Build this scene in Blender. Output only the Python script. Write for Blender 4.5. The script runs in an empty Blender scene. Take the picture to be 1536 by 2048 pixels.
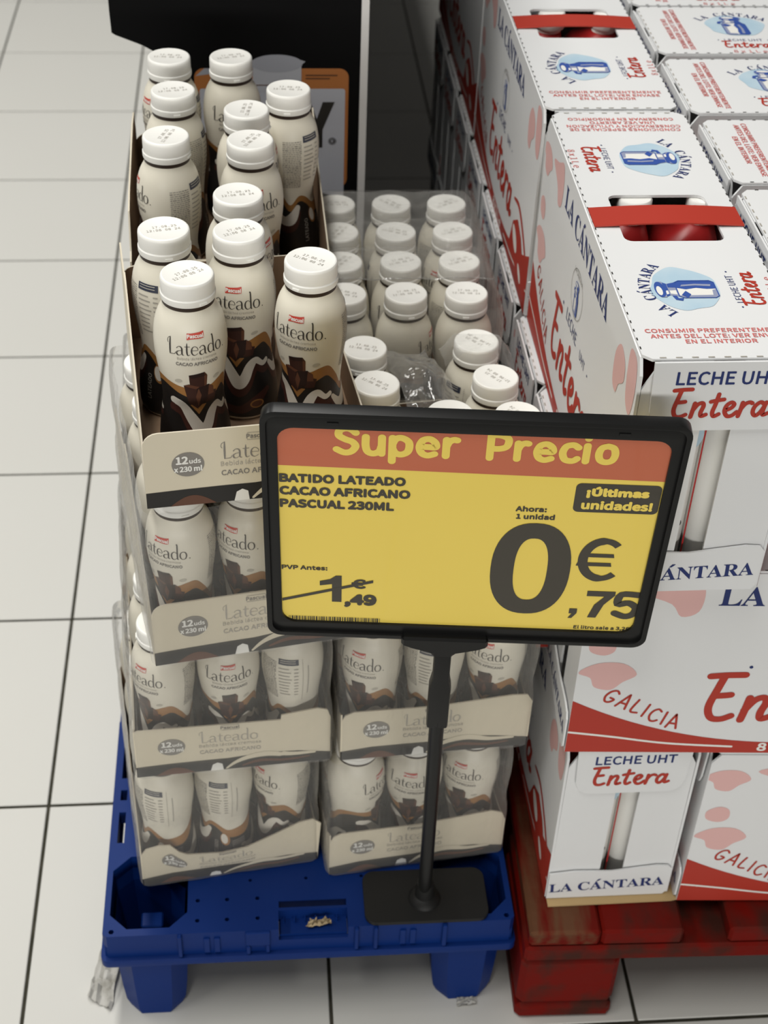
import bpy, bmesh, math, random, os
import numpy as np
from mathutils import Vector, Matrix
from mathutils.geometry import tessellate_polygon

random.seed(7)
PI = math.pi
SC = bpy.context.scene
C = SC.collection

# ------------------------------------------------------------------ camera
def make_camera():
    pit, yaw, rol = 0.686059161, 0.102750599, 0.0435236997
    cy, sy, cp, sp = math.cos(yaw), math.sin(yaw), math.cos(pit), math.sin(pit)
    fw = Vector((sy*cp, cy*cp, -sp)); rt = Vector((cy, -sy, 0)); up = rt.cross(fw)
    c, s = math.cos(rol), math.sin(rol)
    r2 = c*rt + s*up; u2 = -s*rt + c*up
    M = Matrix(((r2.x, u2.x, -fw.x, .259031), (r2.y, u2.y, -fw.y, -1.152551), (r2.z, u2.z, -fw.z, 1.381034), (0, 0, 0, 1)))
    cam = bpy.data.cameras.new('camera')
    cam.sensor_fit = 'VERTICAL'; cam.sensor_height = 36.0; cam.sensor_width = 27.0
    cam.lens = 2984.588/2048*36.0
    cam.clip_start = .05
    cam.dof.use_dof = True; cam.dof.focus_distance = 1.10; cam.dof.aperture_fstop = 11.0
    o = bpy.data.objects.new('camera', cam); C.objects.link(o); o.matrix_world = M
    SC.camera = o
make_camera()

# ------------------------------------------------------------------ world, lamps, exposure
W = bpy.data.worlds.new('world'); SC.world = W; W.use_nodes = True
W.node_tree.nodes['Background'].inputs[0].default_value = (1.0, .97, .92, 1)
W.node_tree.nodes['Background'].inputs[1].default_value = .045
def strip_light(name, loc, sx, sy, power, rot=(0, 0, 0), col=(1, .985, .94)):
    l = bpy.data.lights.new(name, 'AREA'); l.shape = 'RECTANGLE'; l.size = sx; l.size_y = sy
    l.energy = power; l.color = col
    o = bpy.data.objects.new(name, l); C.objects.link(o); o.location = loc; o.rotation_euler = rot
    return o
strip_light('ceiling_and_fill_light', (-.20, .60, 3.4), .30, 5.3, 112)
strip_light('ceiling_and_fill_light', (-2.3, .6, 3.3), .30, 5.0, 75, (0, math.radians(-25), 0))  # unseen extra strip, added to brighten the crates' left faces
strip_light('ceiling_and_fill_light', (.2, -14.0, 1.75), 14.0, 1.5, 930, (math.radians(86), 0, 0))  # low fill light added far in front to brighten upright faces, not a ceiling lamp
SC.view_settings.view_transform = 'Standard'
SC.view_settings.look = 'None'
SC.view_settings.gamma = 1.0
SC.view_settings.use_curve_mapping = False
SC.view_settings.exposure = 0.0

# ------------------------------------------------------------------ materials
def mat(name, col, rough=.5, spec=.5, metal=0.0, noise=None, bump=None, coat=0.0):
    """noise=(scale, colour2, amount) mixes a second colour; bump=(scale, strength)"""
    m = bpy.data.materials.new(name); m.use_nodes = True
    nt = m.node_tree; b = nt.nodes['Principled BSDF']
    b.inputs['Base Color'].default_value = (*col, 1); b.inputs['Roughness'].default_value = rough
    b.inputs['Specular IOR Level'].default_value = spec; b.inputs['Metallic'].default_value = metal
    b.inputs['Coat Weight'].default_value = coat
    if noise or bump:
        tc = nt.nodes.new('ShaderNodeTexCoord')
    if noise:
        n = nt.nodes.new('ShaderNodeTexNoise'); n.inputs['Scale'].default_value = noise[0]; n.inputs['Detail'].default_value = 5
        mpn = nt.nodes.new('ShaderNodeMapping'); mpn.inputs['Scale'].default_value = (1, noise[5] if len(noise) > 5 else 1, 1)
        r = nt.nodes.new('ShaderNodeValToRGB')
        r.color_ramp.elements[0].position = noise[3] if len(noise) > 3 else .4
        r.color_ramp.elements[1].position = noise[4] if len(noise) > 4 else .75
        r.color_ramp.elements[0].color = (*col, 1)
        r.color_ramp.elements[1].color = (*[a*(1-noise[2])+c*noise[2] for a, c in zip(col, noise[1])], 1)
        nt.links.new(tc.outputs['Object'], mpn.inputs['Vector']); nt.links.new(mpn.outputs['Vector'], n.inputs['Vector']); nt.links.new(n.outputs['Fac'], r.inputs['Fac'])
        nt.links.new(r.outputs['Color'], b.inputs['Base Color'])
    if bump:
        n2 = nt.nodes.new('ShaderNodeTexNoise'); n2.inputs['Scale'].default_value = bump[0]; n2.inputs['Detail'].default_value = 4
        bp = nt.nodes.new('ShaderNodeBump'); bp.inputs['Strength'].default_value = bump[1]; bp.inputs['Distance'].default_value = .002
        nt.links.new(tc.outputs['Object'], n2.inputs['Vector']); nt.links.new(n2.outputs['Fac'], bp.inputs['Height'])
        nt.links.new(bp.outputs['Normal'], b.inputs['Normal'])
    return m
M_TILE = mat('tile_glaze', (.62, .613, .58), .5, .18, noise=(3.0, (.60, .59, .55), .35, .35, .8))
M_GROUT = mat('grout', (.035, .034, .024), .9, .1, noise=(40, (.10, .09, .07), .6))
M_BLUE = mat('blue_plastic', (.0022, .020, .130), .45, .14, noise=(6, (.004, .030, .17), .5), bump=(60, .08))
M_REDWOOD = mat('red_painted_wood', (.14, .005, .0025), .55, .08, noise=(24, (.045, .016, .011), .95, .46, .66, .5), bump=(35, .7))
M_WORNWOOD = mat('worn_red_wood', (.12, .006, .003), .65, .08, noise=(60, (.115, .052, .026), .95, .42, .62, .12), bump=(60, .8))
M_CREAM = mat('bottle_cream', (.73, .69, .585), .38, .4)
M_CAP = mat('cap_white', (.85, .84, .80), .4, .4)
M_DARKRING = mat('neck_brown', (.030, .016, .010), .5, .4)
M_CARAMEL = mat('print_caramel', (.33, .155, .045), .45)
M_BLACK = mat('print_black', (.012, .010, .009), .45)
M_COCOA = mat('print_cocoa', (.055, .018, .013), .45)
M_CHOC = mat('print_chocolate', (.040, .014, .010), .45)
M_CHOC2 = mat('print_chocolate_edge', (.11, .042, .022), .45)
M_CHOC3 = mat('print_chocolate_deep', (.018, .007, .006), .45)
M_MILK = mat('print_milk', (.72, .68, .60), .42)
M_SOFT = mat('soft_grey_print_and_shade', (.50, .47, .40), .45)
M_INK = mat('print_ink', (.040, .034, .030), .5)
M_INKGREY = mat('print_grey', (.22, .205, .185), .5)
M_INKPALE = mat('print_pale_grey', (.38, .355, .31), .5)
M_INKNAVY = mat('print_dark_navy', (.035, .040, .065), .5)
M_LABELRED = mat('print_label_red', (.55, .05, .03), .5)
M_WHITEINK = mat('print_white', (.80, .79, .75), .5)
M_TRAYOUT = mat('tray_cream_board', (.66, .60, .47), .55, .3)
M_KRAFT = mat('kraft_inside', (.25, .165, .105), .8, .2, noise=(60, (.30, .21, .14), .6))
M_BOARDEDGE = mat('board_edge', (.62, .56, .45), .8, .2)
M_CARTON = mat('white_carton', (.74, .745, .75), .48, .35, bump=(25, .05))
M_CRATERED = mat('crate_red', (.42, .036, .021), .5, .35)
M_PINK = mat('crate_pink', (.72, .44, .42), .5, .3)
M_NAVY = mat('crate_navy', (.018, .032, .14), .5, .3)
M_WATER = mat('crate_pale_blue', (.42, .57, .68), .5, .3, noise=(30, (.56, .67, .73), .7))
M_CANBLUE = mat('crate_can_blue', (.035, .085, .34), .5, .3)
M_CANGREY = mat('crate_can_grey', (.28, .31, .44), .5, .3)
M_TEXTRED = mat('crate_text_red', (.60, .16, .15), .5, .3)
M_GAP = mat('dark_perforation', (.03, .028, .025), .8, .1)
M_FRAME = mat('sign_black_plastic', (.008, .008, .008), .35, .28)
M_YELLOW = mat('sign_yellow', (.92, .70, .125), .42, .4, coat=.25, noise=(4, (.85, .64, .115), .5))
M_ORANGE = mat('sign_red_orange', (.56, .145, .070), .42, .4, coat=.25)
M_SIGNINK = mat('sign_ink', (.055, .048, .036), .45, .4, coat=.2)
M_BASEBLACK = mat('base_black', (.011, .011, .011), .5, .25)
M_BOARD = mat('display_black', (.003, .003, .0033), .7, .08)
M_BOARDWHITE = mat('display_white_edge', (.62, .61, .60), .6, .3)
M_DISPGREY = mat('display_print_grey', (.40, .41, .46), .55, .3)
M_DISPORANGE = mat('display_print_orange', (.36, .13, .035), .55, .3)
M_DISPBROWN = mat('display_print_brown', (.09, .035, .015), .55, .3)
M_LID = mat('display_print_lid', (.30, .31, .35), .55, .3)
M_LID2 = mat('display_print_lid_side', (.38, .39, .43), .55, .3)
M_SHEET = mat('tan_card', (.50, .35, .17), .7, .2)
M_LEAF = mat('dry_leaf', (.42, .33, .20), .7, .2, noise=(90, (.22, .15, .08), .8))
M_SCRAP = mat('dirty_plastic', (.42, .41, .38), .4, .4, noise=(45, (.10, .09, .06), .9, .5, .75))
M_MILKRED = mat('milk_bottle_red', (.42, .02, .02), .35, .5)

def film_material(name, haze, gloss, tint=(.97, .97, .97), bscale=55, bstr=.6, g0=0.0):
    m = bpy.data.materials.new(name); m.use_nodes = True
    nt = m.node_tree; nt.nodes.clear()
    out = nt.nodes.new('ShaderNodeOutputMaterial')
    tr = nt.nodes.new('ShaderNodeBsdfTransparent'); tr.inputs[0].default_value = (*tint, 1)
    gl = nt.nodes.new('ShaderNodeBsdfGlossy'); gl.inputs['Roughness'].default_value = .12
    df = nt.nodes.new('ShaderNodeBsdfDiffuse'); df.inputs[0].default_value = (.80, .79, .76, 1)
    tl = nt.nodes.new('ShaderNodeBsdfTranslucent'); tl.inputs[0].default_value = (.80, .79, .76, 1)
    lw = nt.nodes.new('ShaderNodeLayerWeight'); lw.inputs['Blend'].default_value = .25
    tc = nt.nodes.new('ShaderNodeTexCoord'); n = nt.nodes.new('ShaderNodeTexNoise')
    mp = nt.nodes.new('ShaderNodeMapping'); mp.inputs['Scale'].default_value = (1, 1, .35)
    n.inputs['Scale'].default_value = bscale; n.inputs['Detail'].default_value = 3
    bp = nt.nodes.new('ShaderNodeBump'); bp.inputs['Strength'].default_value = bstr; bp.inputs['Distance'].default_value = .004
    L = nt.links.new
    L(tc.outputs['Object'], mp.inputs['Vector']); L(mp.outputs['Vector'], n.inputs['Vector']); L(n.outputs['Fac'], bp.inputs['Height'])
    for nd in (gl, df, lw): L(bp.outputs['Normal'], nd.inputs['Normal'])
    a = nt.nodes.new('ShaderNodeMixShader'); b2 = nt.nodes.new('ShaderNodeMixShader'); c = nt.nodes.new('ShaderNodeMixShader')
    a.inputs[0].default_value = .5; L(df.outputs[0], a.inputs[1]); L(tl.outputs[0], a.inputs[2])
    mh = nt.nodes.new('ShaderNodeMath'); mh.operation = 'MULTIPLY_ADD'; mh.inputs[1].default_value = .48; mh.inputs[2].default_value = haze
    L(lw.outputs['Facing'], mh.inputs[0])
    L(mh.outputs[0], b2.inputs[0]); L(tr.outputs[0], b2.inputs[1]); L(a.outputs[0], b2.inputs[2])
    mg = nt.nodes.new('ShaderNodeMath'); mg.operation = 'MULTIPLY_ADD'; mg.inputs[1].default_value = gloss; mg.inputs[2].default_value = g0
    L(lw.outputs['Fresnel'], mg.inputs[0])
    mg.use_clamp = True
    L(mg.outputs[0], c.inputs[0]); L(b2.outputs[0], c.inputs[1]); L(gl.outputs[0], c.inputs[2])
    L(c.outputs[0], out.inputs['Surface'])
    return m
M_FILM = film_material('shrink_film', .06, .42, bstr=.9, g0=.018)
M_FILMTOP = film_material('shrink_film_top', .04, .45)
M_CRUMPLE = film_material('crumpled_film', .14, 1.2, bscale=60, bstr=.8, g0=.05)

# ------------------------------------------------------------------ mesh helpers
class MB:
    def __init__(s): s.v = []; s.f = []; s.m = []; s.mats = []
    def mi(s, m):
        if m not in s.mats: s.mats.append(m)
        return s.mats.index(m)
    def add(s, vs, fs, m, T=None):
        o = len(s.v); k = s.mi(m)
        s.v += [tuple(T @ Vector(v)) if T else tuple(v) for v in vs]
        for f in fs: s.f.append(tuple(i+o for i in f)); s.m.append(k)
        return s
    def box(s, x0, x1, y0, y1, z0, z1, m, T=None):
        vs = [(x, y, z) for z in (z0, z1) for y in (y0, y1) for x in (x0, x1)]
        return s.add(vs, [(0, 2, 3, 1), (4, 5, 7, 6), (0, 1, 5, 4), (2, 6, 7, 3), (0, 4, 6, 2), (1, 3, 7, 5)], m, T)
    def prism(s, loops, z0, z1, m, T=None, mtop=None, mside=None):
        """loops[0] outer, others holes, in XY; extruded z0..z1"""
        flat = [p for l in loops for p in l]
        tris = tessellate_polygon([[Vector((p[0], p[1], 0)) for p in l] for l in loops])
        n = len(flat); tt = []
        for t in tris:
            a, b, c = (flat[i] for i in t)
            ar = (b[0]-a[0])*(c[1]-a[1])-(b[1]-a[1])*(c[0]-a[0])
            if abs(ar) < 1e-14: continue
            tt.append(tuple(t) if ar > 0 else (t[0], t[2], t[1]))
        vs = [(p[0], p[1], z0) for p in flat]+[(p[0], p[1], z1) for p in flat]
        o = len(s.v); s.v += [tuple(T @ Vector(v)) if T else v for v in vs]
        kb = s.mi(m); kt = s.mi(mtop or m); ks = s.mi(mside or m)
        for t in tt:
            s.f.append((t[0]+o, t[2]+o, t[1]+o)); s.m.append(kb)
            s.f.append((t[0]+o+n, t[1]+o+n, t[2]+o+n)); s.m.append(kt)
        b = 0
        for li, l in enumerate(loops):
            area = sum(l[i][0]*l[(i+1) % len(l)][1]-l[(i+1) % len(l)][0]*l[i][1] for i in range(len(l)))
            rev = (area < 0) != (li > 0)
            for i in range(len(l)):
                i0, i1 = b+i, b+(i+1) % len(l)
                q = (i0, i1, i1+n, i0+n)
                if rev: q = q[::-1]
                s.f.append(tuple(k+o for k in q)); s.m.append(ks)
            b += len(l)
        return s
    def lathe(s, prof, n, m, T=None, rfun=None):
        """prof: [(r, z[, mat])]; caps closed when r==0"""
        o = len(s.v); rows = []
        for p in prof:
            r, z = p[0], p[1]
            if r < 1e-6:
                rows.append([len(s.v)]); s.v.append(tuple(T @ Vector((0, 0, z))) if T else (0, 0, z))
            else:
                row = []
                for i in range(n):
                    t = 2*PI*i/n
                    rr = rfun(t, z, r) if rfun else r
                    v = Vector((rr*math.sin(t), -rr*math.cos(t), z)); row.append(len(s.v)); s.v.append(tuple(T @ v) if T else tuple(v))
                rows.append(row)
        for k in range(len(rows)-1):
            a, b = rows[k], rows[k+1]; mm = s.mi(prof[k+1][2] if len(prof[k+1]) > 2 else m)
            for i in range(n):
                j = (i+1) % n
                if len(a) == 1: f = (a[0], b[j], b[i])
                elif len(b) == 1: f = (a[i], a[j], b[0])
                else: f = (a[i], a[j], b[j], b[i])
                s.f.append(f); s.m.append(mm)
        return s
    def tube(s, path, r, n, m, closed=False):
        rows = []
        P = [Vector(p) for p in path]
        for i, p in enumerate(P):
            d = (P[min(i+1, len(P)-1)]-P[max(i-1, 0)]).normalized()
            a = d.orthogonal().normalized() if abs(d.z) < .9 else Vector((1, 0, 0)); b = d.cross(a).normalized(); a = b.cross(d).normalized()
            rr = r[i] if isinstance(r, (list, tuple)) else r
            row = []
            for k in range(n):
                t = 2*PI*k/n; row.append(len(s.v)); s.v.append(tuple(p+rr*(math.cos(t)*a+math.sin(t)*b)))
            rows.append(row)
        k0 = s.mi(m)
        for a, b in zip(rows, rows[1:]):
            for i in range(n): s.f.append((a[i], a[(i+1) % n], b[(i+1) % n], b[i])); s.m.append(k0)
        s.f.append(tuple(rows[0][::-1])); s.m.append(k0); s.f.append(tuple(rows[-1])); s.m.append(k0)
        return s
    def mesh(s, name, bevel=0, smooth=False, segs=1):
        me = bpy.data.meshes.new(name); me.from_pydata(s.v, [], s.f)
        for m in s.mats: me.materials.append(m)
        me.polygons.foreach_set('material_index', s.m)
        if bevel:
            bm = bmesh.new(); bm.from_mesh(me)
            es = [e for e in bm.edges if len(e.link_faces) == 2 and e.calc_face_angle(0) > .5]
            bmesh.ops.bevel(bm, geom=es, offset=bevel, segments=segs, affect='EDGES', profile=.6, clamp_overlap=True)
            bm.to_mesh(me); bm.free()
        if smooth:
            me.polygons.foreach_set('use_smooth', [True]*len(me.polygons))
            try: me.set_sharp_from_angle(angle=math.radians(smooth if smooth is not True else 40))
            except Exception: pass
        me.update()
        return me
    def build(s, name, parent=None, loc=(0, 0, 0), rotz=0, **k):
        o = bpy.data.objects.new(name, s.mesh(name, **k)); C.objects.link(o)
        o.location = loc; o.rotation_euler = (0, 0, rotz)
        if parent: o.parent = parent
        return o

def thing(name, label, cat, loc=(0, 0, 0), rotz=0, group=None):
    o = bpy.data.objects.new(name, None); C.objects.link(o); o.empty_display_size = .02
    o.location = loc; o.rotation_euler = (0, 0, rotz); o['label'] = label; o['category'] = cat
    if group: o['group'] = group
    return o
def tag(o, label, cat, group=None):
    o['label'] = label; o['category'] = cat
    if group: o['group'] = group
    return o
def dup(root, loc, rotz, label, group=None):
    r = root.copy(); C.objects.link(r); r.location = loc; r.rotation_euler = (0, 0, rotz); r['label'] = label
    if group: r['group'] = group
    for ch in list(root.children):
        c = ch.copy(); C.objects.link(c); c.parent = r
        for g in list(ch.children):
            d = g.copy(); C.objects.link(d); d.parent = c
    return r
def mesh_obj(name, me, parent=None, loc=(0, 0, 0), rotz=0):
    o = bpy.data.objects.new(name, me); C.objects.link(o); o.location = loc; o.rotation_euler = (0, 0, rotz)
    if parent: o.parent = parent
    return o
def rrect(x0, y0, x1, y1, r, n=5):
    """rounded rectangle loop; r number or (bl, br, tr, tl)"""
    if not isinstance(r, (tuple, list)): r = (r,)*4
    out = []
    for (cx, cy, a0, rr) in ((x0+r[0], y0+r[0], PI, r[0]), (x1-r[1], y0+r[1], 1.5*PI, r[1]), (x1-r[2], y1-r[2], 0, r[2]), (x0+r[3], y1-r[3], .5*PI, r[3])):
        if rr <= 1e-6: out.append((cx, cy)); continue
        for k in range(n+1):
            a = a0+.5*PI*k/n; out.append((cx+rr*math.cos(a), cy+rr*math.sin(a)))
    return out
def ellipse(cx, cy, a, b, n=28, rot=0):
    c, s = math.cos(rot), math.sin(rot)
    return [(cx+a*math.cos(t)*c-b*math.sin(t)*s, cy+a*math.cos(t)*s+b*math.sin(t)*c) for t in (2*PI*i/n for i in range(n))]
def smooth_path(pts, k=7, closed=False):
    """Catmull-Rom through points of any dimension"""
    P = [np.array(p, float) for p in pts]; out = []
    n = len(P); rng = range(n if closed else n-1)
    for i in rng:
        if closed: a, b, c, d = P[i-1], P[i], P[(i+1) % n], P[(i+2) % n]
        else: a, b, c, d = P[max(i-1, 0)], P[i], P[i+1], P[min(i+2, n-1)]
        for j in range(k):
            t = j/k; out.append(.5*((2*b)+(-a+c)*t+(2*a-5*b+4*c-d)*t*t+(-a+3*b-3*c+d)*t**3))
    if not closed: out.append(P[-1])
    return out

# ------------------------------------------------------------------ flat print: lettering and marks
FONTS = {}
def font(key):
    if key in FONTS: return FONTS[key]
    f = None
    try:
        d = bpy.utils.system_resource('DATAFILES', path='fonts')
        fn = {'serif': 'NotoSansMath-Regular.woff2', 'sans': 'Noto Sans CJK Regular.woff2', 'mono': 'DejaVuSansMono.woff2'}[key]
        f = bpy.data.fonts.load(os.path.join(d, fn))
    except Exception: f = None
    FONTS[key] = f
    return f
def serif(s):
    o = ''
    for ch in s:
        if 'A' <= ch <= 'Z': o += chr(0x1D400+ord(ch)-65)
        elif 'a' <= ch <= 'z': o += chr(0x1D41A+ord(ch)-97)
        else: o += ch
    return o
TCACHE = {}
def glyphs(s, key):
    k = (s, key)
    if k not in TCACHE:
        c = bpy.data.curves.new('t', 'FONT'); c.body = s; c.size = 1; c.fill_mode = 'FRONT'; c.resolution_u = 3
        f = font(key) if key else None
        if f: c.font = f
        o = bpy.data.objects.new('t', c); me = bpy.data.meshes.new_from_object(o)
        v = np.array([(p.co.x, p.co.y) for p in me.vertices]); fs = [tuple(p.vertices) for p in me.polygons]
        bpy.data.objects.remove(o); bpy.data.curves.remove(c); bpy.data.meshes.remove(me)
        TCACHE[k] = (v, fs)
    return TCACHE[k]

# stroke alphabets: each glyph (advance, [strokes]); a stroke is [(x, y[, width])]
BRUSH = {
 'E': (1.30, [[(.12, 1.93), (.6, 1.98), (1.16, 2.0)], [(.55, 1.95), (.42, 1.4), (.26, .6), (.40, .12), (.72, .05), (1.02, .2)], [(.42, 1.08), (.65, 1.1), (.86, 1.13)]]),
 'n': (1.1, [[(.18, 1.0), (.12, .5), (.05, .02)], [(.1, .45), (.35, .9), (.62, 1.02), (.72, .8), (.62, .35), (.68, .08), (.95, .18)]]),
 't': (.85, [[(.42, 1.62), (.32, .9), (.22, .35), (.34, .05), (.62, .2)], [(.02, 1.1), (.35, 1.18), (.78, 1.25)]]),
 'e': (.9, [[(.1, .45), (.45, .62), (.6, .88), (.42, 1.03), (.17, .82), (.1, .4), (.3, .05), (.58, .08), (.84, .34)]]),
 'r': (.82, [[(.2, 1.0), (.15, .5), (.07, .02)], [(.14, .5), (.35, .88), (.6, 1.02), (.78, .95)]]),
 'a': (1.1, [[(.72, .85), (.45, 1.02), (.15, .7), (.1, .28), (.3, .05), (.55, .3), (.74, .75)], [(.8, 1.0), (.7, .45), (.74, .1), (1.02, .22)]]),
}
ROUND = {
 'S': (1.08, [[(.90, 1.17), (.70, 1.36), (.45, 1.41), (.20, 1.27), (.18, .98), (.45, .78), (.76, .64), (.90, .38), (.72, .08), (.42, 0), (.08, .18)]]),
 'u': (1.0, [[(.1, .96), (.1, .45), (.2, .1), (.45, 0), (.7, .14), (.78, .4)], [(.8, .96), (.8, 0)]]),
 'p': (1.02, [[(.1, .96), (.1, -.42)], [(.1, .6), (.24, .9), (.5, .97), (.78, .78), (.84, .48), (.76, .16), (.5, 0), (.24, .08), (.1, .35)]]),
 'e': (1.0, [[(.14, .50), (.5, .50), (.80, .50), (.78, .74), (.62, .92), (.45, .97), (.22, .86), (.10, .5), (.2, .14), (.46, 0), (.76, .1)]]),
 'r': (.72, [[(.1, .96), (.1, 0)], [(.1, .55), (.22, .85), (.42, .97), (.55, .95)]]),
 'P': (1.08, [[(.1, 1.40), (.1, 0)], [(.1, 1.38), (.5, 1.39), (.84, 1.24), (.90, .98), (.8, .70), (.5, .58), (.1, .58)]]),
 'c': (.92, [[(.78, .82), (.62, .95), (.46, .97), (.22, .86), (.10, .48), (.22, .1), (.46, 0), (.64, .03), (.78, .15)]]),
 'i': (.40, [[(.1, .96), (.1, 0)], [(.1, 1.38), (.1, 1.381)]]),
 'o': (1.02, [[(.47, .97), (.2, .85), (.10, .48), (.2, .12), (.47, 0), (.74, .12), (.84, .48), (.74, .85), (.47, .97)]]),
 ' ': (.62, []),
}
THIN, THK = .045, .17
DISPLAY = {
 'L': (1.05, [[(.36, 1.9, .10), (.34, 1.2, .17), (.34, .5, .17), (.34, .06, .12)], [(.34, 1.88, .05), (.1, 1.75, .05), (.02, 1.45, .06), (.12, 1.25, .05)], [(.30, .05, .05), (.6, .05, .05), (.9, .1, .06), (1.0, .32, .05)]]),
 'a': (.95, [[(.1, .82, .08), (.3, 1.0, .05), (.55, .98, .10), (.68, .75, .16), (.68, .3, .16), (.72, .08, .10), (.88, .04, .04)], [(.68, .58, .05), (.35, .52, .05), (.1, .36, .12), (.12, .12, .15), (.3, .0, .06), (.52, .08, .04), (.66, .25, .04)]]),
 't': (.68, [[(.3, 1.4, .05), (.28, 1.0, .15), (.27, .4, .16), (.33, .08, .12), (.48, .02, .05), (.62, .12, .04)], [(.02, 1.0, .05), (.6, 1.0, .05)]]),
 'e': (.92, [[(.12, .55, .04), (.5, .55, .04), (.8, .56, .05), (.74, .84, .07), (.48, 1.0, .05), (.2, .86, .10), (.1, .5, .16), (.18, .16, .13), (.45, .0, .05), (.78, .18, .04)]]),
 'd': (1.0, [[(.76, .75, .05), (.5, 1.0, .05), (.2, .86, .11), (.1, .5, .16), (.2, .12, .12), (.45, .0, .05), (.68, .15, .05), (.76, .3, .05)], [(.66, 1.9, .05), (.78, 1.88, .14), (.78, 1.0, .16), (.78, .3, .16), (.8, .05, .10), (.94, .03, .04)]]),
 'o': (.95, [[(.47, 1.0, .05), (.2, .86, .11), (.1, .5, .16), (.2, .14, .11), (.47, .0, .05), (.74, .14, .11), (.84, .5, .16), (.74, .86, .11), (.47, 1.0, .05)]]),
}
PEN = {
 'G': (.95, [[(.82, 1.12), (.55, 1.3), (.22, 1.05), (.1, .5), (.3, .06), (.62, .08), (.82, .45), (.5, .5)]]),
 'A': (.95, [[(.05, 0), (.42, 1.25), (.5, 1.25), (.82, 0)], [(.2, .45), (.7, .45)]]),
 'L': (.75, [[(.15, 1.25), (.1, .05), (.62, .05)]]),
 'I': (.42, [[(.2, 1.25), (.15, 0)]]),
 'C': (.9, [[(.78, 1.1), (.5, 1.27), (.2, 1.0), (.1, .5), (.28, .08), (.55, .02), (.8, .2)]]),
}
CAPH = {}
def capheight(key):
    if key not in CAPH:
        v, _ = glyphs(serif('H') if key == 'serif' else 'H', key); CAPH[key] = v[:, 1].max()-v[:, 1].min()
    return CAPH[key]
class Print:
    """flat marks in a (u, v) plane; h is a small layer height"""
    def __init__(s): s.items = []
    def tri(s, v, f, m, h): s.items.append((np.asarray(v, float), f, m, h))
    def poly(s, loops, m, h=0):
        if not isinstance(loops[0][0], (tuple, list, np.ndarray)): loops = [loops]
        flat = [p for l in loops for p in l]
        t = tessellate_polygon([[Vector((p[0], p[1], 0)) for p in l] for l in loops])
        s.tri([(p[0], p[1]) for p in flat], [tuple(x) for x in t], m, h)
    def rect(s, x0, y0, x1, y1, m, h=0): s.tri([(x0, y0), (x1, y0), (x1, y1), (x0, y1)], [(0, 1, 2, 3)], m, h)
    def text(s, t, x, y, height, m, key=None, h=0, bold=0, rot=0, align='C', sx=1.0, box=None):
        acc = None
        if key == 'serif':
            t = serif(t)
            if 'Á' in t:
                acc = t.index('Á'); t = t.replace('Á', serif('A'))
        v, f = glyphs(t, key)
        if len(v) == 0: return
        if acc is not None:                                     # acute accent over the A
            e1 = glyphs(t[:acc+1], key)[0][:, 0].max(); wA = glyphs(serif('A'), key)[0]; wd0 = wA[:, 0].max()-wA[:, 0].min(); cp = capheight(key)
            xm = e1-wd0*.48; n0 = len(v)
            v = np.concatenate([v, [(xm-.02, cp*1.06), (xm+.05, cp*1.06), (xm+.17, cp*1.28), (xm+.07, cp*1.30)]]); f = list(f)+[(n0, n0+1, n0+2, n0+3)]
        lo, hi = v.min(0), v.max(0)
        if box:
            x0, y0, x1, y1 = box; b = bold*(y1-y0)
            q = (v-lo)/(hi-lo)*np.array([x1-x0-2*b, y1-y0-2*b])+np.array([x0+b, y0+b]); unit = y1-y0
        else:
            k = height/capheight(key); q = v*np.array([k*sx, k])
            wd = (hi[0]-lo[0])*k*sx
            q[:, 0] -= lo[0]*k*sx + {'L': 0, 'C': wd/2, 'R': wd}[align]
            unit = height
            c, sn = math.cos(rot), math.sin(rot)
            q = np.stack([x+q[:, 0]*c-q[:, 1]*sn, y+q[:, 0]*sn+q[:, 1]*c], 1)
        s.tri(q, f, m, h)
        if bold:
            for k in range(8):
                a = 2*PI*k/8; s.tri(q+bold*unit*np.array([math.cos(a), math.sin(a)]), f, m, h)
    def stroke(s, pts, w, m, h=0, k=7, closed=False, caps=True):
        has = len(pts[0]) > 2
        P = smooth_path(pts, k, closed) if len(pts) > 2 else [np.array(p, float) for p in pts]
        n = len(P); vs = []; fs = []
        for i, p in enumerate(P):
            a = P[(i-1) % n] if closed else P[max(i-1, 0)]; b = P[(i+1) % n] if closed else P[min(i+1, n-1)]
            d = (b-a)[:2]; L = math.hypot(*d) or 1; nx, ny = -d[1]/L, d[0]/L
            hw = (p[2] if has else w)/2
            vs += [(p[0]+nx*hw, p[1]+ny*hw), (p[0]-nx*hw, p[1]-ny*hw)]
        for i in range(n-1 if not closed else n):
            j = (i+1) % n; fs.append((2*i, 2*i+1, 2*j+1, 2*j))
        s.tri(vs, fs, m, h)
        if caps and not closed:
            for p in (P[0], P[-1]):
                hw = (p[2] if has else w)/2
                s.tri(ellipse(p[0], p[1], hw, hw, 14), [tuple(range(14))], m, h)
    def word(s, t, alpha, x, y, xh, m, w=.2, h=0, rot=0, sx=1.0, align='L', bend=None, box=None, gap=0.0):
        """stroke-letter word; x-height xh (box: fit total advance to x0..x1 with baseline y0 and x-height y1)"""
        adv = sum(alpha[c][0]+gap for c in t)-gap
        if box: x, y, x1, xh = box; sx = (x1-x)/(adv*xh)
        if align == 'C': x0 = -adv*xh*sx/2
        else: x0 = 0
        c, sn = math.cos(rot), math.sin(rot); cx = x0
        for ch in t:
            a, st = alpha[ch]
            for q in st:
                pp = []
                for p in q:
                    px, py = cx+p[0]*xh*sx, p[1]*xh
                    if bend: py += bend(px)
                    r = (x+px*c-py*sn, y+px*sn+py*c)
                    pp.append(r+((p[2]*xh,) if len(p) > 2 else ()))
                s.stroke(pp, w*xh, m, h, k=6)
            cx += (a+gap)*xh*sx
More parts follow.
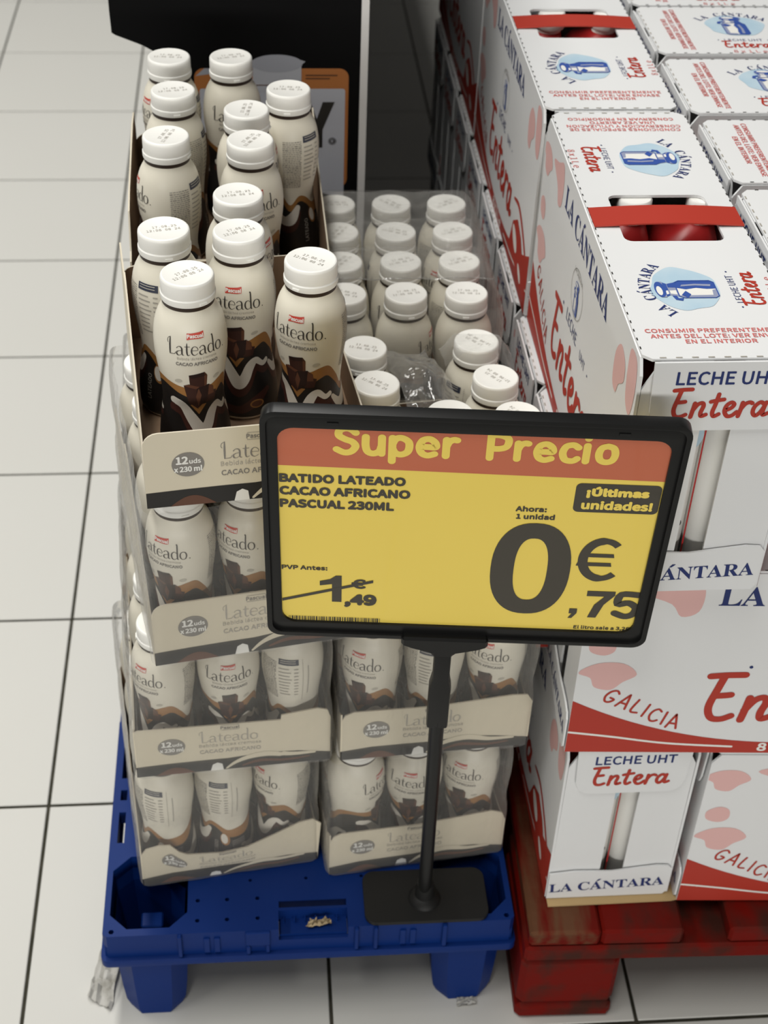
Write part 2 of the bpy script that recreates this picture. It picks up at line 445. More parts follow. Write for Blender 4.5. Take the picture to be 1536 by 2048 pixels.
    def arc(s, t, cx, cy, R, a0, a1, height, m, key=None, h=0, sx=1.0):
        n = len(t)
        for i, ch in enumerate(t):
            if ch == ' ': continue
            a = a0+(a1-a0)*i/(n-1)
            s.text(ch, cx+R*math.cos(a), cy+R*math.sin(a), height, m, key, h, rot=a-PI/2, sx=sx)
    def move(s, rot=0, dx=0, dy=0):
        c, sn = math.cos(rot), math.sin(rot); p = Print()
        for v, f, m, h in s.items:
            p.items.append((np.stack([v[:, 0]*c-v[:, 1]*sn+dx, v[:, 0]*sn+v[:, 1]*c+dy], 1), f, m, h))
        return p
    def emit(s, mb, fn, eps=.00022, step=.00010, fine=None):
        cnt = {}
        for v, f, m, h in s.items:
            i = cnt.get(h, 0); cnt[h] = i+1
            hh = eps+h*step+(i % 80)*1.2e-6
            if fine: v, f = refine(v, f, fine)
            mb.add([fn(a[0], a[1], hh) for a in v], f, m)
        return mb
def refine(v, f, lim):
    """split faces until no edge is longer than lim (for prints wrapped round a bottle)"""
    V = [tuple(p) for p in v]; T = []
    for q in f: T += [(q[0], q[i], q[i+1]) for i in range(1, len(q)-1)]
    mid = {}
    def mp(a, b):
        k = (a, b) if a < b else (b, a)
        if k not in mid: mid[k] = len(V); V.append(((V[a][0]+V[b][0])/2, (V[a][1]+V[b][1])/2))
        return mid[k]
    def ln(a, b): return math.hypot(V[a][0]-V[b][0], V[a][1]-V[b][1])
    out = []
    while T:
        a, b, c = T.pop(); L = (ln(a, b), ln(b, c), ln(c, a)); k = L.index(max(L))
        if L[k] <= lim: out.append((a, b, c)); continue
        if k == 1: a, b, c = b, c, a
        elif k == 2: a, b, c = c, a, b
        m = mp(a, b); T += [(a, m, c), (m, b, c)]
    return V, out

# ------------------------------------------------------------------ FLOOR
TS = .316
fl = MB().box(-1.9, 2.85, -1.6, 4.15, -.03, -.0022, M_GROUT).build('floor'); fl['kind'] = 'structure'; fl['label'] = 'white glazed tile floor with dark grout'
tile_me = MB().box(-TS/2+.0019, TS/2-.0019, -TS/2+.0019, TS/2-.0019, -.0022, 0, M_TILE).mesh('tile', bevel=.0009)
for i in range(-6, 9):
    for j in range(-5, 13):
        mesh_obj('tile', tile_me, fl, ((i+.5)*TS, (j+.5)*TS, 0))

# ------------------------------------------------------------------ BLUE PALLET
ZD = .138
def tool_hex(cx, cy, r, n=6): return [(cx+r*math.cos(2*PI*k/n), cy+r*math.sin(2*PI*k/n)) for k in range(n)]
def blue_pallet():
    t = thing('blue_pallet', 'blue plastic quarter pallet carrying the cocoa drink bottles, worn and empty along its front edge', 'pallet', (.296, .026, 0))
    ox, oy = -.296, -.026
    X0, X1, Y0, Y1 = .0925, .4965, -.281, .333
    # deck plate with corner wells, slots, hand window and small drain holes
    outer = [(X0+.004, Y0), (.2635, Y0), (.2635, -.2585), (.3315, -.2585), (.3315, Y0), (X1-.004, Y0), (X1, Y0+.004), (X1, .0), (X1-.013, .006), (X1-.013, .062), (X1, .068), (X1, Y1-.004), (X1-.004, Y1), (X0+.004, Y1), (X0, Y1-.004), (X0, .068), (X0+.013, .062), (X0+.013, .006), (X0, .0), (X0, Y0+.004)]
    def well(x0, x1, y0, y1, c): return [(x0+c, y0), (x1-c, y0), (x1, y0+c), (x1, y1-c), (x1-c, y1), (x0+c, y1), (x0, y1-c), (x0, y0+c)]
    wells = [well(.0985, .174, -.273, -.186, .017), well(.416, .4910, -.273, -.186, .017), well(.0985, .174, .238, .325, .017), well(.416, .4910, .238, .325, .017)]
    holes = list(wells)
    for x in (.1035, .4860):
        for (a, b) in ((-.168, -.128), (-.112, -.098), (-.082, -.03), (.085, .125), (.145, .16), (.18, .225)):
            holes.append([(x-.0035, a), (x+.0035, a), (x+.0035, b), (x-.0035, b)])
    holes.append([(.264, -.2555), (.331, -.2555), (.331, -.2475), (.264, -.2475)])
    for x in (.184, .213, .243):
        for y in (-.2665, -.243): holes.append(tool_hex(x, y, .0024))
    for x in (.236, .292, .348):
        holes.append(tool_hex(x, -.221, .002))
    holes += [tool_hex(.101, -.2755, .0028), tool_hex(.4890, -.2755, .0028)]
    L = [[(x+ox, y+oy) for x, y in l] for l in [outer]+holes]
    MB().prism(L, .120, ZD, M_BLUE).build('deck', t, bevel=0)
    # skirt (front, back, sides) and bottom flange
    rim = MB()
    def wall(x0, x1, y0, y1, z0, z1): rim.box(x0+ox, x1+ox, y0+oy, y1+oy, z0, z1, M_BLUE)
    wall(X0+.003, X1-.003, Y0+.0005, Y0+.0045, .100, .1200)
    wall(X0+.003, X1-.003, Y1-.0045, Y1-.0005, .100, .1200)
    for xa, xb in ((X0+.0005, X0+.0045), (X1-.0045, X1-.0005)):
        wall(xa, xb, Y0+.003, 0, .100, .1200); wall(xa, xb, .068, Y1-.003, .100, .1200)
    rim.build('skirt', t)
    fg = MB()
    fg.prism([rrect(X0-.004+ox, Y0-.0045+oy, X1+.004+ox, Y1+.0045+oy, .008), rrect(X0+.008+ox, Y0+.008+oy, X1-.008+ox, Y1-.008+oy, .004)], .0935, .1035, M_BLUE)
    fg.build('flange', t, bevel=.0022, segs=2, smooth=50)
    # ribs and clips on the front face
    for xa, xb, z0, z1, d in ((.165, .169, .1045, .1375, .0042), (.231, .255, .117, .1375, .003), (.2315, .2355, .1045, .117, .004), (.2505, .2545, .1045, .117, .003), (.338, .342, .1045, .1375, .004), (.357, .361, .1045, .1375, .0042), (.425, .4295, .1045, .1375, .0045)):
        MB().box(xa+ox, xb+ox, Y0-d+oy, Y0+.0008+oy, z0, z1, M_BLUE).build('front_rib', t, bevel=.0008)
    for xc in (.193, .203, .386, .396):
        MB().box(xc-.003+ox, xc+.003+ox, Y0-.002+oy, Y0+.0008+oy, .108, .130, M_BLUE).build('front_rib', t, bevel=.0006)
    # little shelf below the hand window
    MB().prism([[(.2640+ox, -.2762+oy), (.3310+ox, -.2762+oy), (.3310+ox, -.2560+oy), (.2640+ox, -.2560+oy)]], .1195, .1235, M_BLUE).build('window_shelf', t)
    for k in range(6): MB().box(.268+.0105*k+ox, .2695+.0105*k+ox, -.2640+oy, -.2575+oy, .1235, .1280, M_BLUE).build('shelf_rib', t)
    # hollow tapered feet under the wells
    for w in wells:
        cx = sum(p[0] for p in w)/8; cy = sum(p[1] for p in w)/8
        f = MB(); rings = []
        lv = [(.1203, 1.0, 0), (.1, .97, 0), (.03, .86, 0), (.008, .80, 0), (.0, .70, 0)]
        inn = [(.006, .62, 1), (.03, .72, 1), (.1, .86, 1), (.1195, .90, 1)]
        for z, k, _ in lv+inn:
            row = []
            for p in w:
                sh = .0055*min(1, (1-k)/.03); ya = (-.273-sh if cy < 0 else .325+sh)
                yf = (ya+(p[1]-(-.273 if cy < 0 else .325))*k) if _ == 0 else (p[1]-cy)*k*.9+cy-(.006 if cy < 0 else -.006)
                row.append(len(f.v)); f.v.append(((p[0]-cx)*k+cx+ox, yf+oy, z))
            rings.append(row)
        kb = f.mi(M_BLUE)
        for a, b in zip(rings, rings[1:]):
            for i in range(8): f.f.append((a[i], b[i], b[(i+1) % 8], a[(i+1) % 8])); f.m.append(kb)
        f.f.append(tuple(rings[4])); f.m.append(kb); f.f.append(tuple(rings[5][::-1])); f.m.append(kb)
        # rib with a bolt hole inside the well
        fo = f.build('foot', t)
        r = MB(); r.box(cx-.010+ox, cx+.008+ox, cy-.004+oy, cy+.006+oy, .0062, .082, M_BLUE); r.box(cx-.012+ox, cx+.010+ox, cy-.006+oy, cy+.012+oy, .082, .088, M_BLUE)
        ro = r.build('well_post', fo, bevel=.0015)
    for y in (-.02, .06):
        for x in (.113, .2955, .478):
            MB().prism([rrect(x-.018+ox, y-.022+oy, x+.018+ox, y+.022+oy, .006)], 0, .1199, M_BLUE).build('foot', t, bevel=.004)
    return t
blue_pallet()

# ------------------------------------------------------------------ RED PALLET
def red_pallet():
    t = thing('red_pallet', 'red painted wooden pallet with scraped boards carrying the white milk crates', 'pallet', (.5045, -.305, 0), math.radians(-1.5))
    D = 1.2; Wd = .8
    def piece(name, x0, x1, y0, y1, z0, z1, m, bv=.003):
        return MB().box(x0, x1, y0, y1, z0, z1, m).build(name, t, bevel=bv)
    for x0, x1, m in ((.004, .0745, M_WORNWOOD), (.0755, .157, M_REDWOOD), (.203, .303, M_REDWOOD), (.34, .485, M_REDWOOD), (.52, .62, M_REDWOOD), (.655, .80, M_REDWOOD)):
        piece('deck_board', x0, x1, .002, D, .1225, .1445, m)
    for y0, y1 in ((0, .145), (.5275, .6725), (1.055, 1.2)):
        piece('cross_board', 0.001, Wd, y0, y1, .1000, .1220, M_REDWOOD)
        for x0, x1 in ((0, .100), (.3275, .4725), (.7, .8)):
            piece('block', x0, x1, y0+.001, y1-.001, .0225, .0995, M_REDWOOD, .006)
    for x0, x1 in ((0, .1), (.35, .45), (.7, .8)):
        piece('bottom_board', x0, x1, 0, D, 0, .0220, M_REDWOOD, .005)
red_pallet()

# ------------------------------------------------------------------ tan slip sheet on the red pallet
sh = MB(); sh.prism([[(.530, -.2735), (.655, -.2725), (.70, -.262), (.70, .5), (.532, .5)]], 0, .0016, M_SHEET)
tag(sh.build('cardboard_sheet', loc=(0, 0, .1452)), 'tan cardboard sheet peeking out under the lowest milk crate', 'cardboard')

# ------------------------------------------------------------------ BOTTLE
BH = .1645
PROF = [(0, .0012), (.018, .0008), (.0245, 0), (.0272, .002), (.0284, .006), (.0286, .02), (.0274, .032), (.0254, .045), (.0239, .057), (.0240, .065), (.0254, .077), (.0272, .089), (.0284, .100), (.0287, .110), (.0281, .119), (.0266, .1275), (.0240, .1345), (.0214, .1385), (.0201, .1412), (.0198, .1424)]
_pz = np.array([p[1] for p in PROF[2:]]); _pr = np.array([p[0] for p in PROF[2:]])
def _sm(z):
    return float(np.mean([np.interp(z+d, _pz, _pr) for d in (-.0022, -.0011, 0, .0011, .0022)]))
def brad(t, z):
    r = _sm(z)
    g = math.exp(-((z-.066)/.011)**2)
    return r-.0002-.0016*g*max(0, math.cos(3*(t-PI/3)))**2+.0004*g
def bottle_meshes():
    zs = [.0008, .003, .006]+[.01+.0036*k for k in range(36)]+[.1390, .1405, .1416]
    prof = [(0, .0012), (.018, .0006), (.0245, 0)]+[(_sm(z), z) for z in zs if z < .1420]+[(.0199, .1422), (.0200, .1424, M_DARKRING), (.0196, .1468, M_DARKRING), (.0, .1468)]
    body = MB().lathe(prof, 72, M_CREAM, rfun=lambda t, z, r: brad(t, z) if .004 < z < .1421 else r).mesh('body', smooth=45)
    capp = [(0, .1456), (.0190, .1456), (.0207, .1458), (.0211, .1470), (.0211, .1508), (.0206, .1514), (.0203, .1518), (.0205, .1524), (.0205, .1618), (.0203, .1632), (.0196, .1641), (.0186, .1644), (.0182, .16425), (0, .16425)]
    cp = MB().lathe(capp, 64, M_CAP)
    cp.box(-.003, .003, -.0217, -.0205, .1468, .1486, M_CAP)
    pr = Print()
    pr.text('17.08.25', .001, .0012, .0030, M_INKPALE, 'mono', sx=1.0)
    pr.text('12:06 08 24', -.0005, -.0040, .0030, M_INKPALE, 'mono', sx=1.0)
    pr.emit(cp, lambda x, y, h: (x, y, .16425+h))
    cap = cp.mesh('cap', smooth=35)
    # ---- label
    Rm = .0285
    lb = MB()
    def fn(u, z, h): 
        t = u/Rm; r = brad(t, z)+h
        return (r*math.sin(t), -r*math.cos(t), z)
    ZK = [(-3.1416, .054), (-2.6, .056), (-2.1, .066), (-1.7, .079), (-1.3, .083), (-.9, .081), (-.5, .0785), (0, .076), (.4, .0775), (.75, .0815), (1.05, .0815), (1.4, .070), (1.75, .057), (2.1, .066), (2.4, .064), (2.8, .055), (3.1416, .054)]
    ZS = smooth_path(ZK, 8); ZX = [q[0] for q in ZS]; ZY = [q[1] for q in ZS]
    def zb(t): return float(np.interp(t, ZX, ZY))
    def band(z0f, z1f, m, h, t0=-PI, t1=PI, nt=120, nz=18):
        vs = []; fs = []
        for i in range(nt+1):
            t = t0+(t1-t0)*i/nt; a, b = z0f(t), z1f(t)
            for k in range(nz+1): vs.append(fn(t*Rm, a+(b-a)*k/nz, .00012+h*.00005))
        for i in range(nt):
            for k in range(nz):
                q = i*(nz+1)+k; fs.append((q, q+nz+1, q+nz+2, q+1))
        lb.add(vs, fs, m)
    band(lambda t: zb(t)-.013, zb, M_CARAMEL, 0, nz=6)
    band(lambda t: .0012, lambda t: zb(t)-.0090-.0030*math.sin(2*t+.6), M_BLACK, 1)
    p = Print()
    # milk waves with cocoa wave below
    wave = [(-.92, .062, .005), (-.78, .0625, .0068), (-.50, .0600, .0072), (-.22, .0490, .0095), (.0, .0395, .0105), (.12, .0375, .0105), (.28, .0420, .0095), (.46, .0520, .0085), (.68, .0570, .0062), (.95, .0520, .0045), (1.15, .0535, .004)]
    p.stroke([(a*Rm, z-.006, w*1.25) for a, z, w in wave], 0, M_COCOA, 2, k=5)
    p.stroke([(a*Rm, z, w) for a, z, w in wave], 0, M_MILK, 3, k=5)
    w2 = [(1.25, .050, .004), (1.5, .042, .008), (1.8, .043, .011), (2.05, .054, .006)]
    p.stroke([(a*Rm, z-.006, w*1.2) for a, z, w in w2], 0, M_COCOA, 2, k=5); p.stroke([(a*Rm, z, w) for a, z, w in w2], 0, M_MILK, 3, k=5)
    w3 = [(-2.9, .030, .004), (-2.5, .024, .009), (-2.1, .033, .011), (-1.8, .046, .006), (-1.45, .048, .003)]
    p.stroke([(a*Rm, z-.005, w*1.2) for a, z, w in w3], 0, M_COCOA, 2, k=5); p.stroke([(a*Rm, z, w) for a, z, w in w3], 0, M_MILK, 3, k=5)
    w4 = [(-1.1, .024, .003), (-.85, .019, .007), (-.45, .016, .006), (.1, .012, .008), (.6, .020, .009), (1.0, .028, .005)]
    p.stroke([(a*Rm, z, w) for a, z, w in w4], 0, M_COCOA, 2, k=5)
    p.poly(ellipse(-.78*Rm, .0275, .0022, .0042, 14, -.4), M_MILK, 4)
    p.poly(ellipse(.62*Rm, .017, .0062, .0042, 16), M_CARAMEL, 4); p.poly(ellipse(.62*Rm, .017, .0048, .0030, 16), M_CHOC2, 5)
    # oval logo and dark panel on the back
    p.poly(ellipse(2.72*Rm, .043, .0052, .0085, 18, .2), M_CARAMEL, 4); p.poly(ellipse(2.69*Rm, .0435, .0036, .0066, 18, .2), M_MILK, 5)
    # chocolate squares
    p.poly([(-.0065, .0905), (.0062, .0925), (.0060, .0780), (-.0060, .0755)], M_CHOC, 4)
    p.poly([(-.0065, .0905), (.0062, .0925), (.0080, .0893), (-.0045, .0872)], M_CHOC3, 5)
    p.poly([(.0062, .0925), (.0086, .0890), (.0082, .0760), (.0060, .0770)], M_CHOC2, 5)
    p.poly([(-.0115, .0800), (-.0010, .0780), (.0020, .0690), (.0000, .0570), (-.0085, .0635)], M_CHOC, 6)
    p.poly([(-.0115, .0800), (-.0070, .0815), (.0020, .0785), (-.0010, .0765)], M_CHOC2, 7)
    p.poly([(-.0010, .0775), (.0105, .0795), (.0090, .0650), (.0000, .0580)], M_CHOC3, 6)
    p.poly([(.0010, .0770), (.0035, .0700), (.0005, .0590), (-.0015, .0690)], M_CHOC2, 7)
    p.poly([(.0080, .0735), (.0185, .0710), (.0165, .0625), (.0070, .0620)], M_CHOC, 5)
    p.poly([(.0105, .0790), (.0148, .0760), (.0155, .0690), (.0095, .0690)], M_CHOC2, 6)
    p.poly([(-.0070, .0610), (.0080, .0610), (.0005, .0520)], M_CARAMEL, 3)
    for a, z in ((-.55, .084), (.62, .085)): p.poly(ellipse(a*Rm, z, .0034, .0017, 14, .2), M_SOFT, 2)  # grey ovals paint the shade of the grip dents beside the squares
    # brand words
    p.poly([(-.0066, .1226), (-.003, .1232), (.004, .1231), (.0072, .1236), (.0074, .1288), (.004, .1282), (-.003, .1277), (-.0064, .1278)], M_LABELRED, 3)
    p.text('Pascual', .0004, .1242, .0027, M_WHITEINK, 'sans', h=5, bold=.07)
    p.word('Lateado', DISPLAY, 0, 0, 0, M_INK, h=4, box=(-.0225, .1095, .0225, .0075))
    p.poly(ellipse(.0243, .1100, .0005, .0005, 10), M_INK, 4)
    p.text('Bebida láctea cremosa', .001, .1052, .0022, M_INKPALE, 'sans', h=4)
    p.text('CACAO AFRICANO', .001, .1000, .0027, M_INKGREY, 'sans', h=4, bold=.06, sx=1.12)
    # small print on the side and the information bar on the back
    rnd = random.Random(3)
    for k in range(26):
        z = .1225-.00185*k; x0 = 1.50*Rm+rnd.uniform(0, .0006); 
        while x0 < 2.12*Rm:
            wd = rnd.uniform(.0012, .0034); x1 = min(x0+wd, 2.15*Rm)
            p.rect(x0, z, x1, z+.00085, M_INKPALE if rnd.random() < .8 else M_INKGREY, 3); x0 = x1+.0006
    p.rect(2.22*Rm, .1215, 2.90*Rm, .1275, M_INKNAVY, 3)
    for z in (.1258, .1236): p.rect(2.28*Rm, z, 2.80*Rm, z+.0006, M_SOFT, 4)
    for k in range(9):
        z = .1165-.0042*k
        p.rect(2.24*Rm, z, (2.24+rnd.uniform(.3, .45))*Rm, z+.0011, M_INKPALE, 3); p.rect(2.74*Rm, z, 2.88*Rm, z+.0011, M_INKPALE, 3)
    for k in range(30): p.rect(3.02*Rm, .074+.0018*k, 3.045*Rm, .0748+.0018*k, M_INKPALE, 3)
    p.rect(3.20*Rm, .082, 3.235*Rm, .119, M_INKPALE, 3)
    p.text('LATEADO', 2.45*Rm, .030, .0040, M_INKPALE, 'sans', h=3, rot=PI/2)
    for k in range(12): p.rect(2.98*Rm, .012+.0024*k, 3.5*Rm, .0129+.0024*k, M_INKGREY, 3)
    p.emit(lb, fn, eps=.00016, step=.00005, fine=.0028)
    label = lb.mesh('label', smooth=True)
    return body, cap, label
B_BODY, B_CAP, B_LABEL = bottle_meshes()
PROTO = None
def bottle(x, y, z, rot, label, group, caprot=None):
    t = thing('milkshake_bottle', label, 'bottle', (x, y, z), math.radians(rot), group)
    mesh_obj('body', B_BODY, t); mesh_obj('label', B_LABEL, t)
    mesh_obj('cap', B_CAP, t, rotz=random.uniform(-.9, .9) if caprot is None else math.radians(caprot)-math.radians(rot))
    return t

# ------------------------------------------------------------------ TRAYS
TW, TL = .18, .245
def tray_print(seed, faded):
    """front-wall print in (x 0..TW, z 0..0.07)"""
    p = Print(); 
    ink = M_INKGREY; pale = M_INKPALE
    p.poly([(0, .0002), (TW, .0002), (TW, .0125), (.15, .0165), (.12, .0200), (.10, .0180), (.085, .0165), (.06, .0165), (.03, .0160), (0, .0150)], M_BLACK, 0)
    p.poly([(.018, .0002)]+[(.018+.036*k/10, .0002+.0095*math.sin(PI*k/10)) for k in range(1, 10)]+[(.054, .0002)], M_CHOC2, 1)
    p.poly([(.068, .0002), (.070, .009), (.0745, .0115), (.079, .009), (.080, .0002)], M_WHITEINK, 1)
    p.stroke([(.083, .002, .002), (.092, .010, .004), (.105, .016, .006), (.122, .018, .007), (.142, .0135, .005), (.165, .013, .003)], 0, M_TRAYOUT, 1)
    p.stroke([(.098, .004, .002), (.115, .009, .004), (.14, .006, .003), (.16, .008, .002)], 0, M_CHOC2, 1)
    p.poly(ellipse(.0335, .0400, .0125, .0115, 32), M_INKGREY, 1)
    p.text('12', .0290, .0410, .0065, M_WHITEINK, 'sans', h=3, bold=.07)
    p.text('uds', .0390, .0410, .0040, M_WHITEINK, 'sans', h=3, bold=.05)
    p.text('x 230 ml', .0335, .0335, .0046, M_WHITEINK, 'sans', h=3, bold=.06, sx=.9)
    p.stroke([(.0795, .0585), (.0955, .0585), (.0955, .0650), (.0795, .0650)], .0005, M_INKPALE, 1, k=1, closed=True)
    p.text('Pascual', .0875, .0600, .0036, ink, 'sans', h=1, bold=.05)
    p.word('Lateado', DISPLAY, 0, 0, 0, ink if not faded else pale, h=1, box=(.0590, .0420, .1130, .0085))
    p.text('Bebida láctea cremosa', .0870, .0355, .0040, pale, 'sans', h=1)
    p.text('CACAO AFRICANO', .0870, .0265, .0046, ink if not faded else pale, 'sans', h=1, bold=.03, sx=1.1)
    return p
def wall_outline(w, top, r=.012, n=5):
    """top: height or list of (x, z); rounded upper corners"""
    if isinstance(top, (int, float)): return rrect(0, 0, w, top, (0, 0, r, r), n)
    return [(0, 0), (w, 0)]+list(reversed(top))
def tray(label, x, y, z, yaw, front=.07, side=None, sideR=None, back=.072, wrapped=True, length=TL, width=TW, filmtop=False, seed=0, height=.166, group=None, bulge=.002):
    t = thing('cardboard_tray', label, 'tray', (x, y, z), math.radians(yaw), group)
    MB().box(.0016, width-.0016, .0016, length-.0016, 0, .0016, M_KRAFT).build('base', t)
    TF = Matrix(((1, 0, 0, 0), (0, 0, 1, 0), (0, 1, 0, 0), (0, 0, 0, 1)))     # prism XY -> XZ, thickness along +y
    TS_ = Matrix(((0, 0, 1, 0), (1, 0, 0, 0), (0, 1, 0, 0), (0, 0, 0, 1)))    # prism XY -> YZ, thickness along +x
    fw = MB().prism([wall_outline(width, front)], 0, .0014, M_TRAYOUT, TF, mtop=M_KRAFT, mside=M_BOARDEDGE).build('front_wall', t)
    pm = MB(); k = width/TW
    hmax = front if isinstance(front, (int, float)) else None
    def fnp(u, v, h):
        if hmax is None:
            zt = np.interp(u*k, [q[0] for q in front], [q[1] for q in front]); v = v*min(1, zt/.066)
        return (u*k, -h, v)
    tray_print(seed, wrapped).emit(pm, fnp); pm.build('lettering', fw)
    bw = MB().prism([wall_outline(width, back)], length-.0014, length, M_KRAFT, TF, mtop=M_TRAYOUT, mside=M_BOARDEDGE).build('back_wall', t)
    side = side or [(0, .062), (.02, .045), (length-.02, .045), (length, .062)]; sideR = sideR or side
    so = [(0.0015, 0), (length-.0015, 0)]+list(reversed(side))
    MB().prism([so], 0, .0014, M_TRAYOUT, TS_, mtop=M_KRAFT, mside=M_BOARDEDGE).build('side_wall', t)
    so = [(0.0015, 0), (length-.0015, 0)]+list(reversed(sideR))
    MB().prism([so], width-.0014, width, M_KRAFT, TS_, mtop=M_TRAYOUT, mside=M_BOARDEDGE).build('side_wall', t)
    if wrapped: shrink_film(t, width, length, height, filmtop, seed, bulge)
    return t
def shrink_film(t, w, l, h, top, seed, bulge):
    rnd = random.Random(seed*13+5)
    off = .0022; pts = rrect(-off, -off, w+off, l+off, .010, 5)
    per = []
    for i in range(len(pts)):                                   # resample the loop to about 4 mm
        a, b = Vector(pts[i]), Vector(pts[(i+1) % len(pts)]); n = max(1, int((b-a).length/.0045))
        for k in range(n): per.append(a.lerp(b, k/n))
    N = len(per); nz = 34; mb = MB(); ph = [rnd.uniform(0, 6.28) for _ in range(8)]
    cx, cy = w/2, l/2; rows = []
    for k in range(nz+1):
        z = .001+(h-.0025)*k/nz; row = []
        for i, p in enumerate(per):
            q = 2*PI*i/N
            nrm = Vector((p.x-cx, p.y-cy)); nrm = Vector((nrm.x/w, nrm.y/l)).normalized()
            wv = math.sin(q*9+ph[0]+z*25)*.35+math.sin(q*17+ph[1]-z*40)*.25+math.sin(q*31+ph[2]+z*18)*.2+math.sin(q*5+z*90+ph[3])*.2
            tuck = -.004*max(0, (z-h*.80)/(h*.2))**2-.0022*max(0, 1-abs(z-.085)/.03)
            d = bulge*.5*wv+tuck+(.0008 if z < .07 else 0)
            d = max(d, -.0016) if z < .072 else d
            row.append(len(mb.v)); mb.v.append((p.x+nrm.x*d, p.y+nrm.y*d, z))
        rows.append(row)
    kf = mb.mi(M_FILM)
    for a, b in zip(rows, rows[1:]):
        for i in range(N): mb.f.append((a[i], a[(i+1) % N], b[(i+1) % N], b[i])); mb.m.append(kf)
    if top:                                                     # sheet over the caps
        nx, ny = 36, 40; o = len(mb.v); kt = mb.mi(M_FILMTOP)
        y0 = top
        for j in range(ny+1):
            for i in range(nx+1):
                xx = -.0005+(w+.001)*i/nx; yy = y0+(l-.001-y0)*j/ny
                bx = abs(math.sin(PI*(xx-.004)/.0575)); by = abs(math.sin(PI*(yy-.004)/.0605))
                zz = h+.0016-.0062*(1-bx*by)**3+.0006*math.sin(xx*170+yy*90+ph[4])+.0004*math.sin(yy*260-xx*60)
                if min(xx, w-xx) < .012: zz -= .010*(1-min(xx, w-xx)/.012)**2
                mb.v.append((xx, yy, zz))
        for j in range(ny):
            for i in range(nx):
                q = o+j*(nx+1)+i; mb.f.append((q, q+1, q+nx+2, q+nx+1)); mb.m.append(kt)
        # rolled free edge of the sheet, drooping between the caps
        edge = [(xx, y0, h+.0018-.0062*(1-abs(math.sin(PI*(xx-.004)/.0575))*abs(math.sin(PI*(y0-.004)/.0605)))**3) for xx in [w*k/40 for k in range(41)]]
        mb.tube(edge, .0006, 6, M_CRUMPLE)
    mb.build('shrink_film', t, smooth=True)

ZP = .1675
def lz(k): return ZD+.0006+ZP*k
def local(x, y, yaw, u, v):
    a = math.radians(yaw); return (x+u*math.cos(a)-v*math.sin(a), y+u*math.sin(a)+v*math.cos(a))
COLS = (.0316, .09, .1484)
ROWS = (.0325, .0925, .1525, .2125)
ORD = ('lowest', 'second', 'third', 'top')
side_front = [(0, .040), (.004, .034), (.02, .045), (.10, .098), (.125, .116), (.135, .122), (.150, .124), (.157, .120), (.16, .108), (.238, .102), (.245, .09)]
# ---- wrapped packs: (key, x, y, level, yaw, front wall, which columns/rows hold bottles, rotations of the front row)
L1F = [(0, .046), (.006, .055), (.02, .058), (.030, .056), (.038, .044), (.046, .038), (.08, .033), (.105, .036), (.135, .050), (.158, .062), (.172, .064), (.18, .056)]
L2F = [(0, .060), (.004, .062), (.134, .060), (.1345, .066), (.168, .071), (.177, .068), (.18, .058)]
R2F = [(0, .052), (.004, .060), (.012, .064), (.09, .063), (.16, .070), (.175, .069), (.18, .06)]
R1F = [(0, .050), (.004, .058), (.012, .062), (.09, .060), (.165, .066), (.176, .061), (.18, .050)]
PACKS = [
 ('left', 0, .1296, -.2227, 8.0, L1F, (186, 196, -62)),
 ('left', 1, .1356, -.2264, 4.7, L2F, (-48, -4, 200)),
 ('left', 2, .1640, -.2487, 10.0, .068, (-42, -48, -40)),
 ('right', 0, .3155, -.2185, 7.0, R1F, (48, -22, -40)),
 ('right', 1, .3244, -.2138, 3.8, R2F, (-36, 192, -34)),
]
PLACE = ('left end', 'middle', 'right end')
for sd, k, x, y, yaw, fw, rots in PACKS:
    z = lz(k)
    lab = {('left', 0): 'cream drink tray with a crumpled front wall, lowest of the left column', ('left', 1): 'film-wrapped cream drink tray, second from bottom of the left column',
           ('left', 2): 'film-wrapped cream drink tray just below the open tray', ('right', 0): 'film-wrapped cream drink tray behind the sign pole foot, lowest of the right column',
           ('right', 1): 'film-wrapped cream drink tray below the sign, second of the right column'}[(sd, k)]
    tray(lab, x, y, z, yaw, front=fw, seed=k+(5 if sd == 'right' else 0), side=side_front if (sd, k) == ('left', 2) else None, sideR=[(0, .05), (.02, .045), (.245, .05)], width=.1765 if (sd, k) == ('left', 0) else TW)
    for r in range(2):
        for c in range(3):
            if r == 1 and c == 0 and sd == 'left': continue
            px, py = local(x, y, yaw, COLS[c] if (sd, k) != ('left', 0) else (.0307, .0883, .1459)[c], ROWS[r])
            rot = rots[c] if r == 0 else random.uniform(-180, 180)
            bottle(px, py, z+.0017, rot+yaw, f"wrapped cocoa milk bottle, {PLACE[c]} of the {'front' if r == 0 else 'second'} row, {ORD[k]} tray, {sd} column", 'bottles wrapped in the lower trays')
    if sd == 'left':
        for r in (1, 2, 3):
            px, py = local(x, y, yaw, .0308, ROWS[r])
            bottle(px, py, z+.0017, (150, -170, 130, 175)[r]-90, f"wrapped cocoa milk bottle on the aisle side, {('', 'second', 'third', 'fourth')[r]} from the front, {ORD[k]} left tray", 'bottles wrapped in the lower trays')
